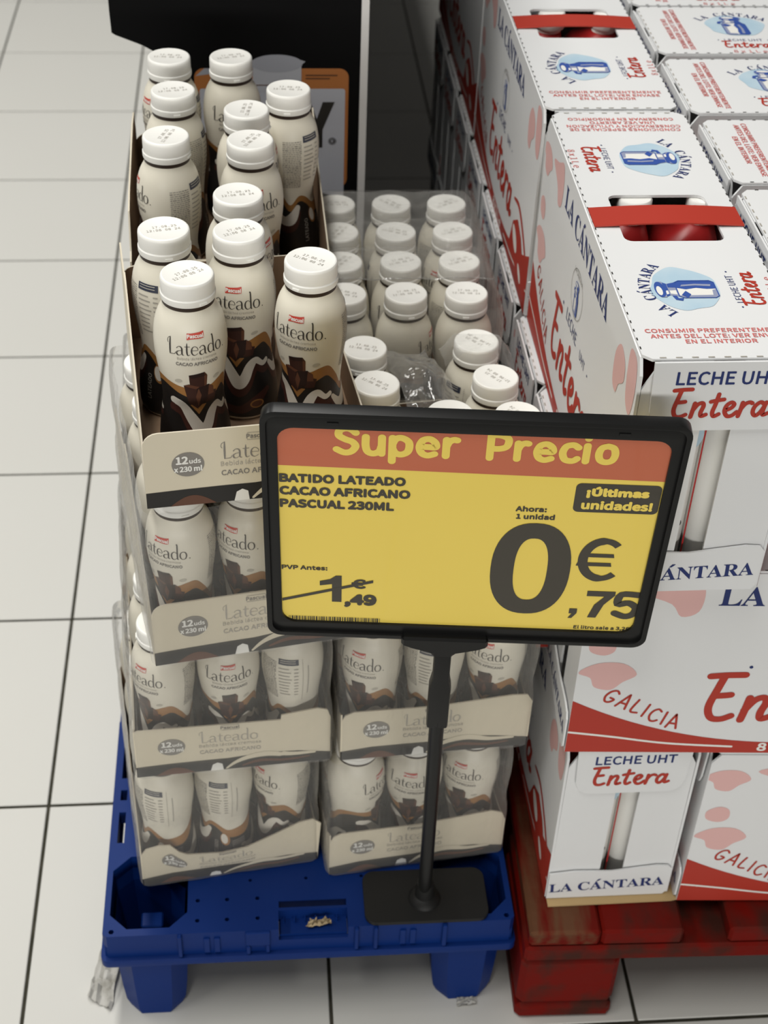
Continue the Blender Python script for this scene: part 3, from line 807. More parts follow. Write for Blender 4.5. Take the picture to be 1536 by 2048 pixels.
# ---- packs behind them
for k, x, y, yaw in ((0, .105, .052, 4.0), (1, .118, .036, 3.0), (2, .138, .0275, .5)):
    tray(f'film-wrapped drink tray at the back of the left column, {ORD[k]} of its pile', x, y, lz(k), yaw, front=.068, seed=20+k, width=.162 if k == 2 else .175, bulge=.001)
    for r in range(4):
        px, py = local(x, y, yaw, COLS[0], ROWS[r])
        bottle(px, py, lz(k)+.0017, -80+25*r, f"wrapped cocoa milk bottle on the aisle side, {('first', 'second', 'third', 'fourth')[r]} of the back left pack, {ORD[k]} tray", 'bottles wrapped in the lower trays')
for k in (0, 1):
    tray(f'film-wrapped drink tray at the back of the right column, {ORD[k]} of its pile', .308, .06-.008*k, lz(k), 0, front=.068, seed=30+k)

# ---- right column, third level: back pack still under film, front pack torn open
zR = lz(2)
tray('film-covered drink tray holding twelve white caps beside the milk crates', .308, .0455, zR, 0, front=.062, seed=41, filmtop=.062, height=.1668, sideR=[(0, .05), (.245, .05)])
for r in range(4):
    for c in range(3):
        bottle(.308+COLS[c], .0455+ROWS[r], zR+.0017, random.uniform(-180, 180), f"cream bottle under clear film, {('left', 'middle', 'right')[c]} of the {('front', 'second', 'third', 'back')[r]} row", 'white-capped bottles under clear film', caprot=random.uniform(-60, 60))
tR3 = tray('opened drink tray with torn film behind the price sign', .344, -.200, zR, 7.5, front=.066, seed=43, wrapped=False, width=.178, length=.22, side=[(0, .06), (.02, .045), (.22, .045)])
LOOSE_R = [(.352, -.0165, 'left bottle of the farthest row', 20), (.4555, -.0075, 'right bottle with torn film over its cap', 160), (.359, -.0735, 'second from the back beside the brown tray wall', -30), (.4655, -.0660, 'right bottle between draped cap and sign', 90), (.4190, -.1200, 'middle bottle just peeping over the sign', 40), (.4770, -.1240, 'right bottle nearest the sign and the crates', 130)]
for x, y, d, r in LOOSE_R:
    bottle(x, y, zR+.0017, r, 'cream bottle in the opened right tray, '+d, 'bottles in the opened right tray')
def torn_film():
    mb = MB(); nx, ny = 46, 46; rnd = random.Random(9)
    hs = [(rnd.uniform(20, 120), rnd.uniform(-120, 120), rnd.uniform(0, 6.28), rnd.uniform(.3, 1)) for _ in range(9)]
    for j in range(ny+1):
        for i in range(nx+1):
            u, v = i/nx, j/ny
            x = .057+.046*u+.003*math.sin(v*5); y = .095+.125*v+.006*math.sin(u*7)
            cr = sum(a*abs(((x*f1+y*f2+p)/2.1) % 1-.5) for f1, f2, p, a in hs)/len(hs)
            z = .128+.026*math.sin(PI*min(1, v*1.05))*(.45+.55*math.sin(PI*u))+.030*(cr-.12)
            z -= .025*max(0, .12-v)/.12
            mb.v.append((x, y, z))
    k = mb.mi(M_CRUMPLE)
    for j in range(ny):
        for i in range(nx):
            q = j*(nx+1)+i; mb.f.append((q, q+1, q+nx+2, q+nx+1)); mb.m.append(k)
    o = mb.build('torn_film', None, loc=(.344, -.200, zR), rotz=math.radians(7.5), smooth=22)
    tag(o, 'shiny crumpled clear film lying in the gap between the white caps', 'plastic film')
    # a strip of film that still clings over the right cap
    m2 = MB(); n1, n2 = 26, 16
    cxl, cyl = .4555-.344, -.0075+.2
    a = math.radians(-7.5); cx = cxl*math.cos(a)-cyl*math.sin(a); cy = cxl*math.sin(a)+cyl*math.cos(a)
    for j in range(n2+1):
        for i in range(n1+1):
            u, v = i/n1, j/n2
            x = cx-.032+.064*u; y = cy-.026+.030*v+.012*(1-u)
            d = math.hypot(x-cx, y-cy)
            z = .1668 if d < .0222 else .1668-.030*min(1, (d-.0222)/.022)
            m2.v.append((x, y, z+.0012*math.sin(u*30+v*9)*min(1, max(0, (d-.02)/.01))))
    kk = m2.mi(M_FILM)
    for j in range(n2):
        for i in range(n1):
            q = j*(n1+1)+i; m2.f.append((q, q+1, q+n1+2, q+n1+1)); m2.m.append(kk)
    m2.build('torn_film', tR3, smooth=True)
torn_film()

# ---- left column, top level: two open trays with loose bottles
zL = lz(3)
tray('open cream drink tray at the top front, half empty, beside the sign', .1677, -.2435, zL, 6.8, front=.071, wrapped=False, seed=50, side=side_front, sideR=[(0, .060), (.02, .040), (.2, .036), (.245, .06)], back=.075)
sideB = [(0, .066), (.012, .070), (.03, .10), (.06, .104), (.20, .104), (.24, .098), (.252, .075)]
sideBR = [(0, .060), (.03, .052), (.10, .064), (.16, .074), (.20, .092), (.24, .100), (.252, .08)]
tray('open brown-lined drink tray at the top back, in front of the black board', .1445, .0225, zL, 2.0, front=.066, wrapped=False, seed=51, side=sideB, sideR=sideBR, back=.07, length=.252)
LOOSE_L = [
 (.2045, -.169, 10, 'front bottle of the open tray, lettering fully readable', 35),
 (.2980, -.150, -28, 'bottle standing apart on the right above the sign corner', -35),
 (.1845, -.100, -178, 'bottle turned to show its back by the left tray wall', 12),
 (.2430, -.104, -12, 'bottle behind the front one, lettering half covered', 25),
 (.2425, -.0425, 60, 'bottle hidden up to its cap behind two others', 10),
 (.1800, .0660, -82, 'bottle showing fine print at the front left of the back tray', 70),
 (.2530, .0575, 8, 'bottle with a thumb dent in the middle of the back tray', 60),
 (.2500, .1195, 90, 'bottle showing little but its cap, directly behind the dented one', 80),
 (.2890, .1640, -100, 'bottle by the right wall before the orange print', -5),
 (.1830, .1610, -62, 'second bottle from the back along the left wall', 10),
 (.1765, .2380, -60, 'farthest bottle of the left wall, against the tile floor', -5),
 (.2355, .2380, 4, 'farthest bottle in front of the black board', 15),
]
for x, y, r, d, cr in LOOSE_L:
    bottle(x, y, zL+.0017, r, 'cream cocoa milk '+d, 'loose bottles in the open top trays', caprot=cr)

# ------------------------------------------------------------------ MILK CRATES
CL, CW, CH = .405, .1245, .2185
def can_drawing(p, cx, cy, s, h=1):
    """engraved milk churn standing upright in the print's plane"""
    def P(l): return [(cx+a*s, cy+b*s) for a, b in l]
    body = P([(-.30, -.50), (-.24, -.57), (.24, -.57), (.30, -.50), (.30, .08), (.24, .17), (-.24, .17), (-.30, .08)])
    p.poly(body, M_WHITEINK, h)
    p.poly(P([(.02, -.565), (.24, -.57), (.30, -.50), (.30, .08), (.24, .17), (.06, .17), (.00, .0), (.05, -.2), (.01, -.4)]), M_CANBLUE, h+1)
    p.poly(P([(.10, -.48), (.17, -.50), (.19, -.2), (.16, .05), (.10, .08), (.13, -.2)]), M_CANGREY, h+2)
    p.poly(P([(-.30, -.50), (-.24, -.57), (-.20, -.56), (-.21, .15), (-.24, .17), (-.30, .08)]), M_CANGREY, h+1)
    p.poly(P([(-.22, -.57), (.0, -.57), (-.03, -.49), (-.20, -.47)]), M_CANGREY, h+1)
    p.poly(P([(-.25, .17), (.25, .17), (.20, .33), (-.20, .33)]), M_CANGREY, h+1)
    p.poly(P([(-.18, .19), (-.03, .19), (-.04, .31), (-.15, .31)]), M_WHITEINK, h+2); p.poly(P([(.06, .18), (.24, .18), (.19, .32), (.07, .32)]), M_CANBLUE, h+2)
    p.poly(P([(-.20, .33), (.20, .33), (.25, .40), (-.25, .40)]), M_CANBLUE, h+2); p.poly(P([(-.16, .34), (-.04, .34), (-.05, .39), (-.18, .39)]), M_WHITEINK, h+3)
    p.poly(P([(-.27, .40), (.27, .40), (.27, .47), (-.27, .47)]), M_CANGREY, h+3)
    p.poly(ellipse(cx, cy+.48*s, .27*s, .10*s, 22), M_CANBLUE, h+3); p.poly(ellipse(cx-.05*s, cy+.50*s, .16*s, .055*s, 16), M_WHITEINK, h+4)
    p.poly(P([(-.30, .10), (-.40, .14), (-.36, .26), (-.22, .30), (-.22, .22), (-.31, .20)]), M_CANBLUE, h+2)
    p.poly(P([(-.30, .02), (-.20, .12), (-.06, .02), (-.18, -.06)]), M_CANBLUE, h+3)
    p.stroke(body, .022*s, M_CANBLUE, h+3, k=1, closed=True)
def emblem(p):
    """top print of one half, upright, centred on the pale blue wash"""
    p.poly([(.001+.0305*math.cos(q)*(1+.045*math.sin(3*q+1)+.03*math.sin(5*q)+.012*math.sin(9*q)), .0005+.0262*math.sin(q)*(1+.04*math.sin(4*q)+.03*math.sin(7*q+2))) for q in (2*PI*k/64 for k in range(64))], M_WATER, 0)
    can_drawing(p, 0, 0, .041)
    p.arc('LA CÁNTARA', .001, -.0205, .0470, math.radians(131), math.radians(49), .0088, M_NAVY, 'serif', 1, sx=.80)
    p.text('· LECHE UHT ·', 0, -.0400, .0055, M_NAVY, 'sans', h=1)
    p.word('Entera', BRUSH, -.0235, -.0560, .0080, M_CRATERED, w=.27, h=1)
    p.text('8 x 1 L e', 0, -.0690, .0062, M_TEXTRED, 'sans', h=1, sx=1.15)
def long_face(p, variant):
    """side print, u 0..CL left to right, v 0..CH"""
    band = [(0, .0003), (CL, .0003)]+[(CL-CL*k/30, .014+.052*abs(1-2*(1-k/30))**2.2) for k in range(31)]
    p.poly(band, M_CRATERED, 0)
    p.stroke([(.001, .026), (.04, .0205), (.09, .0125), (.15, .0085)], .0024, M_WHITEINK, 1); p.stroke([(.255, .0085), (.31, .0125), (.36, .0205), (CL-.001, .026)], .0024, M_WHITEINK, 1)
    p.text('8 x 1 L e', CL/2, .0035, .0095, M_WHITEINK, 'sans', h=1, bold=.06, sx=1.25)
    # handwriting along the curve
    gx = .024
    for i, ch in enumerate('GALICIA'):
        a = -.50+.055*i
        yb = .068-.0075*i+.0003*i*i
        p.word(ch, PEN, gx, yb, .0125, M_CRATERED, w=.17, h=1, rot=a, align='L'); gx += PEN[ch][0]*.0125*1.12
    # cow ribbon at the right end
    p.stroke([(.300, .075, .003), (.330, .080, .006), (.365, .066, .007), (.395, .045, .006)], 0, M_CRATERED, 1)
    p.poly([(.290, .02), (.305, .052), (.330, .066), (.355, .058), (.38, .036), (.40, .03), (.40, .01)], M_CRATERED, 1)
    p.poly(ellipse(.322, .040, .017, .0085, 20, -.5), M_WHITEINK, 2); p.poly(ellipse(.362, .022, .012, .005, 18, -.5), M_WHITEINK, 2)
    p.text('LA CÁNTARA', CL/2, .181, .0205, M_NAVY, 'serif', h=1)
    p.stroke(ellipse(CL/2-.01, .143, .0235, .0215, 30), .0006, M_INKGREY, 1, k=1, closed=True)
    can_drawing(p, CL/2-.01, .139, .026)
    p.text('LA CÁNTARA', CL/2-.01, .158, .0042, M_INKGREY, 'sans', h=1)
    p.text('·  LECHE', CL/2-.055, .1035, .0115, M_NAVY, 'sans', h=1, align='L'); p.text('UHT  ·', CL/2+.026, .1035, .0085, M_NAVY, 'sans', h=1, align='L')
    p.word('Entera', BRUSH, .113, .0430, .0285, M_CRATERED, w=.25, h=2)
    for (cx, cy, sc, pts) in ((.018, .133, .011, 0), (.026, .098, .016, 1), (.075, .192, .020, 2), (.385, .19, .019, 3), (.352, .175, .018, 4), (.018, .182, .014, 1)):
        shp = ([(0, 1), (.9, .6), (1, -.5), (.2, -1), (-.9, -.6), (-1, .4)], [(-1.6, .2), (-.6, .9), (.8, .9), (1.6, .1), (.9, -.5), (.3, -1.1), (-.6, -.9), (-.9, -.2)], [(-1.5, .1), (-.4, .5), (.6, .9), (1.0, .2), (.9, -.9), (.2, -1.2), (-.3, -.5)], [(-.5, 1), (.5, 1), (.8, -.2), (.5, -1.4), (-.3, -1.2), (-.6, 0)], [(-.2, 1.1), (.7, .8), (.9, 0), (.2, -.6), (-.1, -1.2), (-.8, -1), (-.9, .3)])[pts]
        p.poly([(min(max(cx+a[0]*sc, .0008), CL-.0008), min(max(cy+a[1]*sc, .001), CH-.001)) for a in smooth_path(shp, 4, True)], M_PINK, 0)
def crate_proto():
    t = thing('milk_crate', '', 'crate', (0, 0, 0), 0, 'white milk crates')
    th = .0024; L2, W2 = CL/2, CW/2
    # long sides and bottom
    MB().box(-L2, L2, -W2, W2, 0, th, M_CARTON).build('bottom_panel', t)
    for s in (-1, 1):
        y0, y1 = (-W2, -W2+th) if s < 0 else (W2-th, W2)
        sp = MB().prism([[(-L2, th), (L2, th), (L2, CH-.014), (L2-.0075, CH-th), (-L2+.0075, CH-th), (-L2, CH-.014)]], y0, y1, M_CARTON, Matrix(((1, 0, 0, 0), (0, 0, 1, 0), (0, 1, 0, 0), (0, 0, 0, 1)))).build('side_panel', t)
        p = Print(); long_face(p, s); mb = MB()
        if s < 0: p.emit(mb, lambda u, v, h: (u-L2, -W2-h, v))
        else: p.emit(mb, lambda u, v, h: (L2-u, W2+h, v))
        mb.build('side_print', sp)
    # ends: two leaves with a slanting slot, a hanging top flap and a low bottom flap
    for s in (-1, 1):
        def end(poly, d0, d1, name, par, r=None):
            T = Matrix(((0, 0, 1, 0), (1, 0, 0, 0), (0, 1, 0, 0), (0, 0, 0, 1)))
            lo, hi = (-L2+d0, -L2+d1) if s < 0 else (L2-d1, L2-d0)
            pts = [(a*(1 if s > 0 else -1), b) for a, b in poly]
            return MB().prism([pts], lo, hi, M_CARTON, T).build(name, par)
        # coordinates as seen from outside: a runs left(-) to right(+)
        end([(-W2+th, th), (-.0115, th), (-.0105, CH-th), (-.048, CH-th), (-W2+th+.0005, CH-.026)], .0004, .0024, 'end_leaf', t)
        end([(.0115, th), (W2-th, th), (W2-th-.0005, CH-.026), (.048, CH-th), (.0125, CH-th)], .0004, .0024, 'end_leaf', t)
        tf = end([(-.040, CH-.060), (.040, CH-.060), (.048, CH-.054), (.0515, CH-.044), (.0535, CH-.001), (-.0535, CH-.001), (-.0515, CH-.044), (-.048, CH-.054)], -.0029, -.0012, 'top_flap', t)
        bf = end([(-W2+.001, .0005), (W2-.006, .0005), (W2-.002, .006), (W2-.002, .040), (W2-.006, .045), (W2-.018, .046), (0, .040), (-W2+.025, .0415), (-W2+.001, .0385)], -.0027, -.0010, 'bottom_flap', t)
        for par, which in ((tf, 0), (bf, 1)):
            p = Print()
            if which == 0:
                p.text('LECHE UHT', .0015, CH-.0195, .0105, M_NAVY, 'sans', h=1, bold=.03)
                p.word('Entera', BRUSH, -.0375, CH-.0480, .0122, M_CRATERED, w=.27, h=1)
            else:
                p.text('LA CÁNTARA', -.002, .0130, .0125, M_NAVY, 'serif', h=1, rot=.05)
            mb = MB()
            dd = .0029 if which == 0 else .0027
            p.emit(mb, lambda a, b, h: (s*(L2+dd+h), a*s, b)); mb.build('flap_print', par)
    # top panel with hand hole, tear strap across it
    hole = rrect(-.035, -.0405, .042, .0405, .007, 4)
    outer = [(-L2+.0070, -W2+.001), (L2-.0070, -W2+.001), (L2-.001, -W2+.0075), (L2-.001, W2-.0075), (L2-.0070, W2-.001), (-L2+.0070, W2-.001), (-L2+.001, W2-.0075), (-L2+.001, -W2+.0075)]
    tp = MB().prism([outer, hole], CH-th+.0001, CH, M_CARTON).build('top_panel', t)
    p = Print()
    for side in (0, 1):
        e = Print(); emblem(e); e = e.move(0, -.109, .0095)
        q = Print()
        for i, ln in enumerate((('CONSUMIR PREFERENTEMENTE', 'ANTES DEL LOTE: VER ENVASE', 'EN EL INTERIOR'), ('CONDICIONES ESPECIALES DE', 'CONSERVACIÓN Y UTILIZACIÓN', 'UNA VEZ ABIERTO', 'CONSERVAR EN FRIGORÍFICO'))[side]):
            q.text(ln, 0, -.0072*i, .0047, M_TEXTRED, 'sans', h=1, bold=.03, sx=1.12)
        q = q.move(-PI/2, -.168-.000, 0)
        both = Print(); both.items = e.items+q.items
        both = both.move(PI*side)
        p.items += both.items
    # perforation ticks along the edges
    for k in range(34):
        x = -L2+.0135+k*.0115
        for y in (-W2+.0016, W2-.0016): p.rect(x, y-.0005, x+.0032, y+.0005, M_GAP, 1)
    for k in range(9):
        y = -.048+k*.0116
        for x in (-L2+.0022, L2-.0022): p.rect(x-.0006, y, x+.0006, y+.0048, M_INKPALE, 1)
    mb = MB(); p.emit(mb, lambda u, v, h: (u, v, CH+h)); mb.build('top_print', tp)
    sb = MB(); n = 14
    for k in range(n+1):
        y = -W2+.0012+(CW-.0024)*k/n; z = CH+.0006+.0022*math.sin(PI*k/n)
        for x, zz in ((-.0130, z), (.0175, z), (.0175, z+.0012), (-.0130, z+.0012)): sb.v.append((x, y, zz))
    kr = sb.mi(M_CRATERED)
    for k in range(n):
        a = 4*k
        for i in range(4): sb.f.append((a+i, a+(i+1) % 4, a+4+(i+1) % 4, a+4+i)); sb.m.append(kr)
    sb.f += [(0, 3, 2, 1), (4*n, 4*n+1, 4*n+2, 4*n+3)]; sb.m += [kr, kr]
    # strap ends tucked down the long sides
    sb.build('carry_strap', t)
    return t
CZ = .1470; CP = .2212
def cz(k): return CZ+CP*k
crate0 = crate_proto(); crate_used = []
def crate(cx, cy, k, rot, label, dz=0):
    loc = (cx, cy, cz(k)+dz)
    if not crate_used:
        crate0.location = loc; crate0.rotation_euler = (0, 0, math.radians(rot)); crate0['label'] = label; crate_used.append(1); return crate0
    return dup(crate0, loc, math.radians(rot), label)
HL, HW = CL/2, CW/2
# lowest layer: left file lengthwise away from us, right block crosswise
crate(.5284+HW, -.262+HL, 0, 90, 'white milk crate on the tan sheet, its narrow end facing the front')
crate(.5284+HW, -.262+CL+.008+HL, 0, 90, 'lowest milk crate of the left file, directly behind the front one', .0)
crate(.5284+HW, -.262+2*CL+.016+HL, 0, 90, 'lowest milk crate of the left file, third from the front')
a = math.radians(-3.0)
crate(.6600+HL*math.cos(a)-HW*math.sin(a), -.2730+HL*math.sin(a)+HW*math.cos(a), 0, -3.0, 'milk crate at bottom right with a broad red band on its long front')
# second layer: crosswise, their narrow ends facing the drink pallet
crate(.5230+HL*math.cos(a)-HW*math.sin(a), -.2672+HL*math.sin(a)+HW*math.cos(a), 1, -3.0, 'milk crate below the sign corner with large red lettering on its long front')
ys = (-.1335, -.003, .1375, .270, .3995, .530, .661, .792)
for i, y in enumerate(ys):
    crate(.5175+HL, y+HW, 1, 0, f"middle-layer milk crate with its end by the bottles, {('first', 'second', 'third', 'fourth', 'fifth', 'sixth', 'seventh', 'eighth')[i]} behind the front one")
# top layer
crate(.5245+HW, -.295+HL, 2, 90, 'top milk crate nearest us with a red strap and two caps in its handle hole')
crate(.5215+HW, .1165+HL, 2, 90, 'top milk crate second in the left file, red strap at the upper picture edge')
crate(.5215+HW, .1165+CL+.0075+HL, 2, 90, 'top milk crate third in the left file, mostly beyond the picture')
for i, y in enumerate((-.1655, -.0300, .1080, .2450, .3720, .5000)):
    crate(.6560+.004*(i < 2)+HL, y+HW, 2, 0, ('crosswise top milk crate cut by the right picture edge beside the nearest strap', 'crosswise top milk crate right of the nearest strap, its red fine print partly shown', 'crosswise top milk crate whose corner meets the joint of the two strapped crates', 'crosswise top milk crate two behind the strap, can emblem half cut by the picture', 'crosswise top milk crate with full can emblem at the upper right', 'crosswise top milk crate at the very top right of the picture')[i])
# ------------------------------------------------------------------ milk bottles seen inside the crates
def milk_meshes():
    body = MB(); prof = [(.0, 0), (.05, .0), (.055, .002)]
    def ring(sx, sy, r, z): return [(a, b, z) for a, b in rrect(-sx, -sy, sx, sy, r, 5)]
    lv = [(.0255, .039, .012, .0), (.0285, .042, .014, .004), (.0285, .042, .014, .150), (.0275, .040, .015, .165), (.022, .031, .015, .182), (.0125, .0125, .0124, .192), (.0125, .0125, .0124, .196)]
    OFFY = (0, 0, 0, 0, -.35, -.9, -1)
    rows = []
    for (sx, sy, r, z), oy in zip(lv, OFFY):
        row = []
        for v in [(a[0]-.0140*oy, a[1]+.0080*oy, a[2]) for a in ring(sx, sy, r, z)]: row.append(len(body.v)); body.v.append(v)
        rows.append(row)
    kw = body.mi(M_CAP); kr = body.mi(M_MILKRED); n = len(rows[0])
    for ri, (p, q) in enumerate(zip(rows, rows[1:])):
        for i in range(n):
            body.f.append((p[i], p[(i+1) % n], q[(i+1) % n], q[i])); body.m.append(kr if ri in (3, 4) else kw)
    body.f.append(tuple(rows[0][::-1])); body.m.append(kw); body.f.append(tuple(rows[-1])); body.m.append(kw)
    cap = MB().lathe([(0, .1962), (.0143, .1962), (.0147, .1972), (.0144, .2118), (.0132, .2132), (0, .2132)], 40, M_CAP, Matrix.Translation((.0140, -.0080, 0)))
    lab = MB(); p = Print()
    p.poly(ellipse(.016, .142, .010, .014, 20), M_WATER, 0); p.text('LA', .0, .160, .010, M_INK, 'serif', h=1)
    p.stroke(ellipse(.012, .058, .010, .0065, 24), .0011, M_INK, 1, k=1, closed=True); p.text('ES 15.0', .012, .0565, .0030, M_INK, 'sans', h=1)
    for k in range(5): p.rect(.004, .074-.004*k*0+.004*k, .020, .0752+.004*k, M_INKGREY, 1)
    for k in range(6): p.rect(.002, .012+.0045*k, .021, .0136+.0045*k, M_INKGREY, 1)
    p.rect(.0262, .010, .0275, .165, M_MILKRED, 1)
    q = p.move(0, 0, 0)
    q.emit(lab, lambda u, v, h: (u, -.0420-h, v))
    top = Print(); top.rect(-.018, .006, .002, .020, M_WHITEINK, 0)
    return body.mesh('body', smooth=50), cap.mesh('cap', smooth=40), lab.mesh('label')
MK = milk_meshes()
def milk(x, y, z, rot, label):
    t = thing('milk_bottle', label, 'milk bottle', (x, y, z), math.radians(rot), 'milk bottles inside the crates')
    for n, m in zip(('body', 'cap', 'label'), MK): mesh_obj(n, m, t)
for (cx, y0, k, nm, rows_) in ((.5284+HW, -.262, 0, 'lowest front crate', (0,)), (.5245+HW, -.295, 2, 'nearest top crate', (0, 1, 2)), (.5215+HW, .1165, 2, 'second top crate', (1, 2))):
    for r in rows_:
        for s in (-1, 1):
            milk(cx+s*.0293, y0+.0025+.0495+r*.1003+(.003 if r else 0), cz(k)+.0026, 0, f"white-capped milk bottle in the {nm}, {'left' if s < 0 else 'right'} of the {('first', 'second', 'third')[r]} pair")

# ------------------------------------------------------------------ PRICE SIGN
def price_sign():
    R = Matrix(((.9953, .0957, -.0130, .4083), (-.0965, .9905, -.0983, -.3082), (.0035, .0991, .9951, .6627), (0, 0, 0, 1)))
    t = thing('price_sign', 'black-framed yellow price sign on a pole standing on the blue pallet', 'price sign', (.4088, -.2545, ZD))
    inv = Matrix.Translation(Vector((.4088, -.2545, ZD))).inverted() @ R
    # sign-plane coordinates: x right, z up, -y towards us
    TX = inv @ Matrix(((1, 0, 0, 0), (0, 0, 1, 0), (0, 1, 0, 0), (0, 0, 0, 1)))       # prism XY -> XZ, depth +y
    HWD, HHT = .151, .1186
    fo = rrect(-HWD, -HHT, HWD, HHT, .011, 6); fi = rrect(-.1393, -.1048, .1393, .1022, .012, 6)
    f1 = rrect(-HWD+.004, -HHT+.004, HWD-.004, HHT-.004, .009, 6); 
    fr = MB(); fr.prism([fo, f1], -.0045, .006, M_FRAME, TX); fr.prism([f1, fi], -.0020, .006, M_FRAME, TX)
    fro = fr.build('frame', t, bevel=.0009, segs=2, smooth=40)
    for x in (-.100, .104):
        MB().box(-.004, .004, -.0028, -.0018, -.0012, .0012, M_BASEBLACK, inv @ Matrix.Translation((x, 0, .1075))).build('frame_clip', fro)
    card = MB().prism([rrect(-.1415, -.107, .1415, .1045, .006)], .0005, .0020, M_YELLOW, TX).build('price_card', t)
    p = Print()
    p.poly([(-.1412, .0640), (.1412, .0612), (.1412, .1042), (-.1412, .1042)], M_ORANGE, 0)
    p.word('Super', ROUND, 0, 0, 0, M_YELLOW, w=.35, h=2, box=(-.0985, .0787, -.0095, .0163), gap=.16)
    p.word('Precio', ROUND, 0, 0, 0, M_YELLOW, w=.35, h=2, box=(.0100, .0785, .1030, .0158), gap=.16)
    I = M_SIGNINK
    p.text('BATIDO LATEADO', 0, 0, 0, I, 'sans', h=2, bold=.075, box=(-.1388, .0472, -.0468, .0560))
    p.text('CACAO AFRICANO', 0, 0, 0, I, 'sans', h=2, bold=.075, box=(-.1388, .0345, -.0430, .0433))
    p.text('PASCUAL 230ML', 0, 0, 0, I, 'sans', h=2, bold=.075, box=(-.1388, .0215, -.0545, .0303))
    p.text('PVP Antes:', 0, 0, 0, I, 'sans', h=2, bold=.06, box=(-.1388, -.0458, -.1035, -.0410))
    # old price struck out
    p.poly([(-.1000, -.0815), (-.0925, -.0815), (-.0925, -.0512), (-.0970, -.0512), (-.1015, -.0555), (-.1095, -.0580), (-.1095, -.0630), (-.1000, -.0610)], I, 2)
    p.text('€', 0, 0, 0, I, 'sans', h=2, bold=.06, box=(-.0850, -.0655, -.0735, -.0545))
    p.text(',49', 0, 0, 0, I, 'sans', h=2, bold=.075, box=(-.0905, -.0875, -.0648, -.0718))
    p.poly([(-.1390, -.0825), (-.0680, -.0580), (-.0680, -.0550), (-.1390, -.0795)], I, 3)
    # barcode at the lower edge
    rnd = random.Random(4); x = -.1342
    while x < -.062:
        w = rnd.choice((.0004, .0004, .0008, .0012)); p.rect(x, -.1060, x+w, -.0998, I, 2); x += w+rnd.choice((.0004, .0006, .0009))
    # last-units badge
    p.poly(rrect(.0765, .0278, .1388, .0570, .0042), I, 1)
    p.text('¡Últimas', 0, 0, 0, M_YELLOW, 'sans', h=3, bold=.07, box=(.0845, .0425, .1305, .0545)); p.text('unidades!', 0, 0, 0, M_YELLOW, 'sans', h=3, bold=.07, box=(.0822, .0308, .1345, .0402))
    p.text('Ahora:', 0, 0, 0, I, 'sans', h=2, bold=.06, box=(.0348, .0260, .0578, .0318)); p.text('1 unidad', 0, 0, 0, I, 'sans', h=2, bold=.06, box=(.0358, .0182, .0645, .0238))
    # big price
    def superell(cx, cz_, a, b, e, n=48):
        return [(cx+a*math.copysign(abs(math.cos(q))**e, math.cos(q)), cz_+b*math.copysign(abs(math.sin(q))**e, math.sin(q))) for q in (2*PI*k/n for k in range(n))]
    p.poly([superell(.0518, -.0364, .0305, .0507, .86), superell(.0518, -.0364, .0128, .0345, .80)], I, 2)
    # euro sign
    arc = [(.1055+.0150*math.cos(q), -.0228+.0205*math.sin(q)) for q in (math.radians(48+264*k/22) for k in range(23))]
    p.stroke([(a, b, .0075 if 3 < i < 19 else .0058) for i, (a, b) in enumerate(arc)], 0, I, 2, k=2, caps=False)
    p.poly([(.0868, -.0200), (.1140, -.0200), (.1132, -.0160), (.0878, -.0160)], I, 2); p.poly([(.0858, -.0298), (.1130, -.0298), (.1122, -.0258), (.0868, -.0258)], I, 2)
    # ,75
    p.poly([(.0868, -.0792), (.0930, -.0792), (.0930, -.0845), (.0895, -.0905), (.0865, -.0905), (.0892, -.0850), (.0868, -.0850)], I, 2)
    p.poly([(.0985, -.0580), (.1205, -.0580), (.1205, -.0625), (.1130, -.0735), (.1085, -.0890), (.1018, -.0890), (.1055, -.0740), (.1125, -.0640), (.0985, -.0640)], I, 2)
    p.stroke([(.1390, -.0610), (.1255, -.0610), (.1238, -.0722), (.1320, -.0705), (.1385, -.0760), (.1370, -.0835), (.1310, -.0865), (.1228, -.0830)], .0064, I, 2, k=4)
    p.text('El litro sale a 3,26', 0, 0, 0, I, 'sans', h=2, bold=.03, box=(.0925, -.1040, .1370, -.0990))
    mb = MB(); p.emit(mb, lambda u, v, h: tuple(inv @ Vector((u, .0005-h, v))), eps=.0002, step=.00008); mb.build('price_print', card)
    # holder below the frame, sleeve and pole (all in the sign's own plane)
    hd = MB()
    hd.prism([[(-.0440, -.1130), (.0255, -.1130), (.0255, -.1225), (.0180, -.1262), (-.0010, -.1320), (-.0020, -.1360), (-.0180, -.1360), (-.0190, -.1320), (-.0365, -.1262), (-.0440, -.1225)]], -.0085, .0085, M_FRAME, TX)
    hd.build('frame_holder', t, bevel=.002)
    sl = MB(); xc = -.0095
    sl.prism([[(xc-.0070, -.134), (xc+.0070, -.134), (xc+.0070, -.166), (xc+.0092, -.180), (xc+.0092, -.2335), (xc-.0092, -.2335), (xc-.0092, -.180), (xc-.0070, -.166)]], -.0065, .0065, M_FRAME, TX)
    sl.build('sleeve', t, bevel=.003, segs=2, smooth=40)
    top = inv @ Vector((xc, 0, -.225)); bot = Vector((-.0003, -.0004, .006))
    MB().tube([top, top.lerp(bot, .5), bot], .0066, 16, M_FRAME).build('pole', t, smooth=40)
    # weighted base plate
    base = MB(); base.prism([rrect(-.0605, -.0275, .0625, .0350, .012, 6)], .0006, .0050, M_BASEBLACK); base.build('base_plate', t, bevel=.0012)
    MB().lathe([(.0165, .0049), (.0150, .0085), (.0100, .0120), (.0085, .0300), (.0072, .0310), (0, .0310)], 28, M_BASEBLACK).build('pole_socket', t, smooth=40)
price_sign()

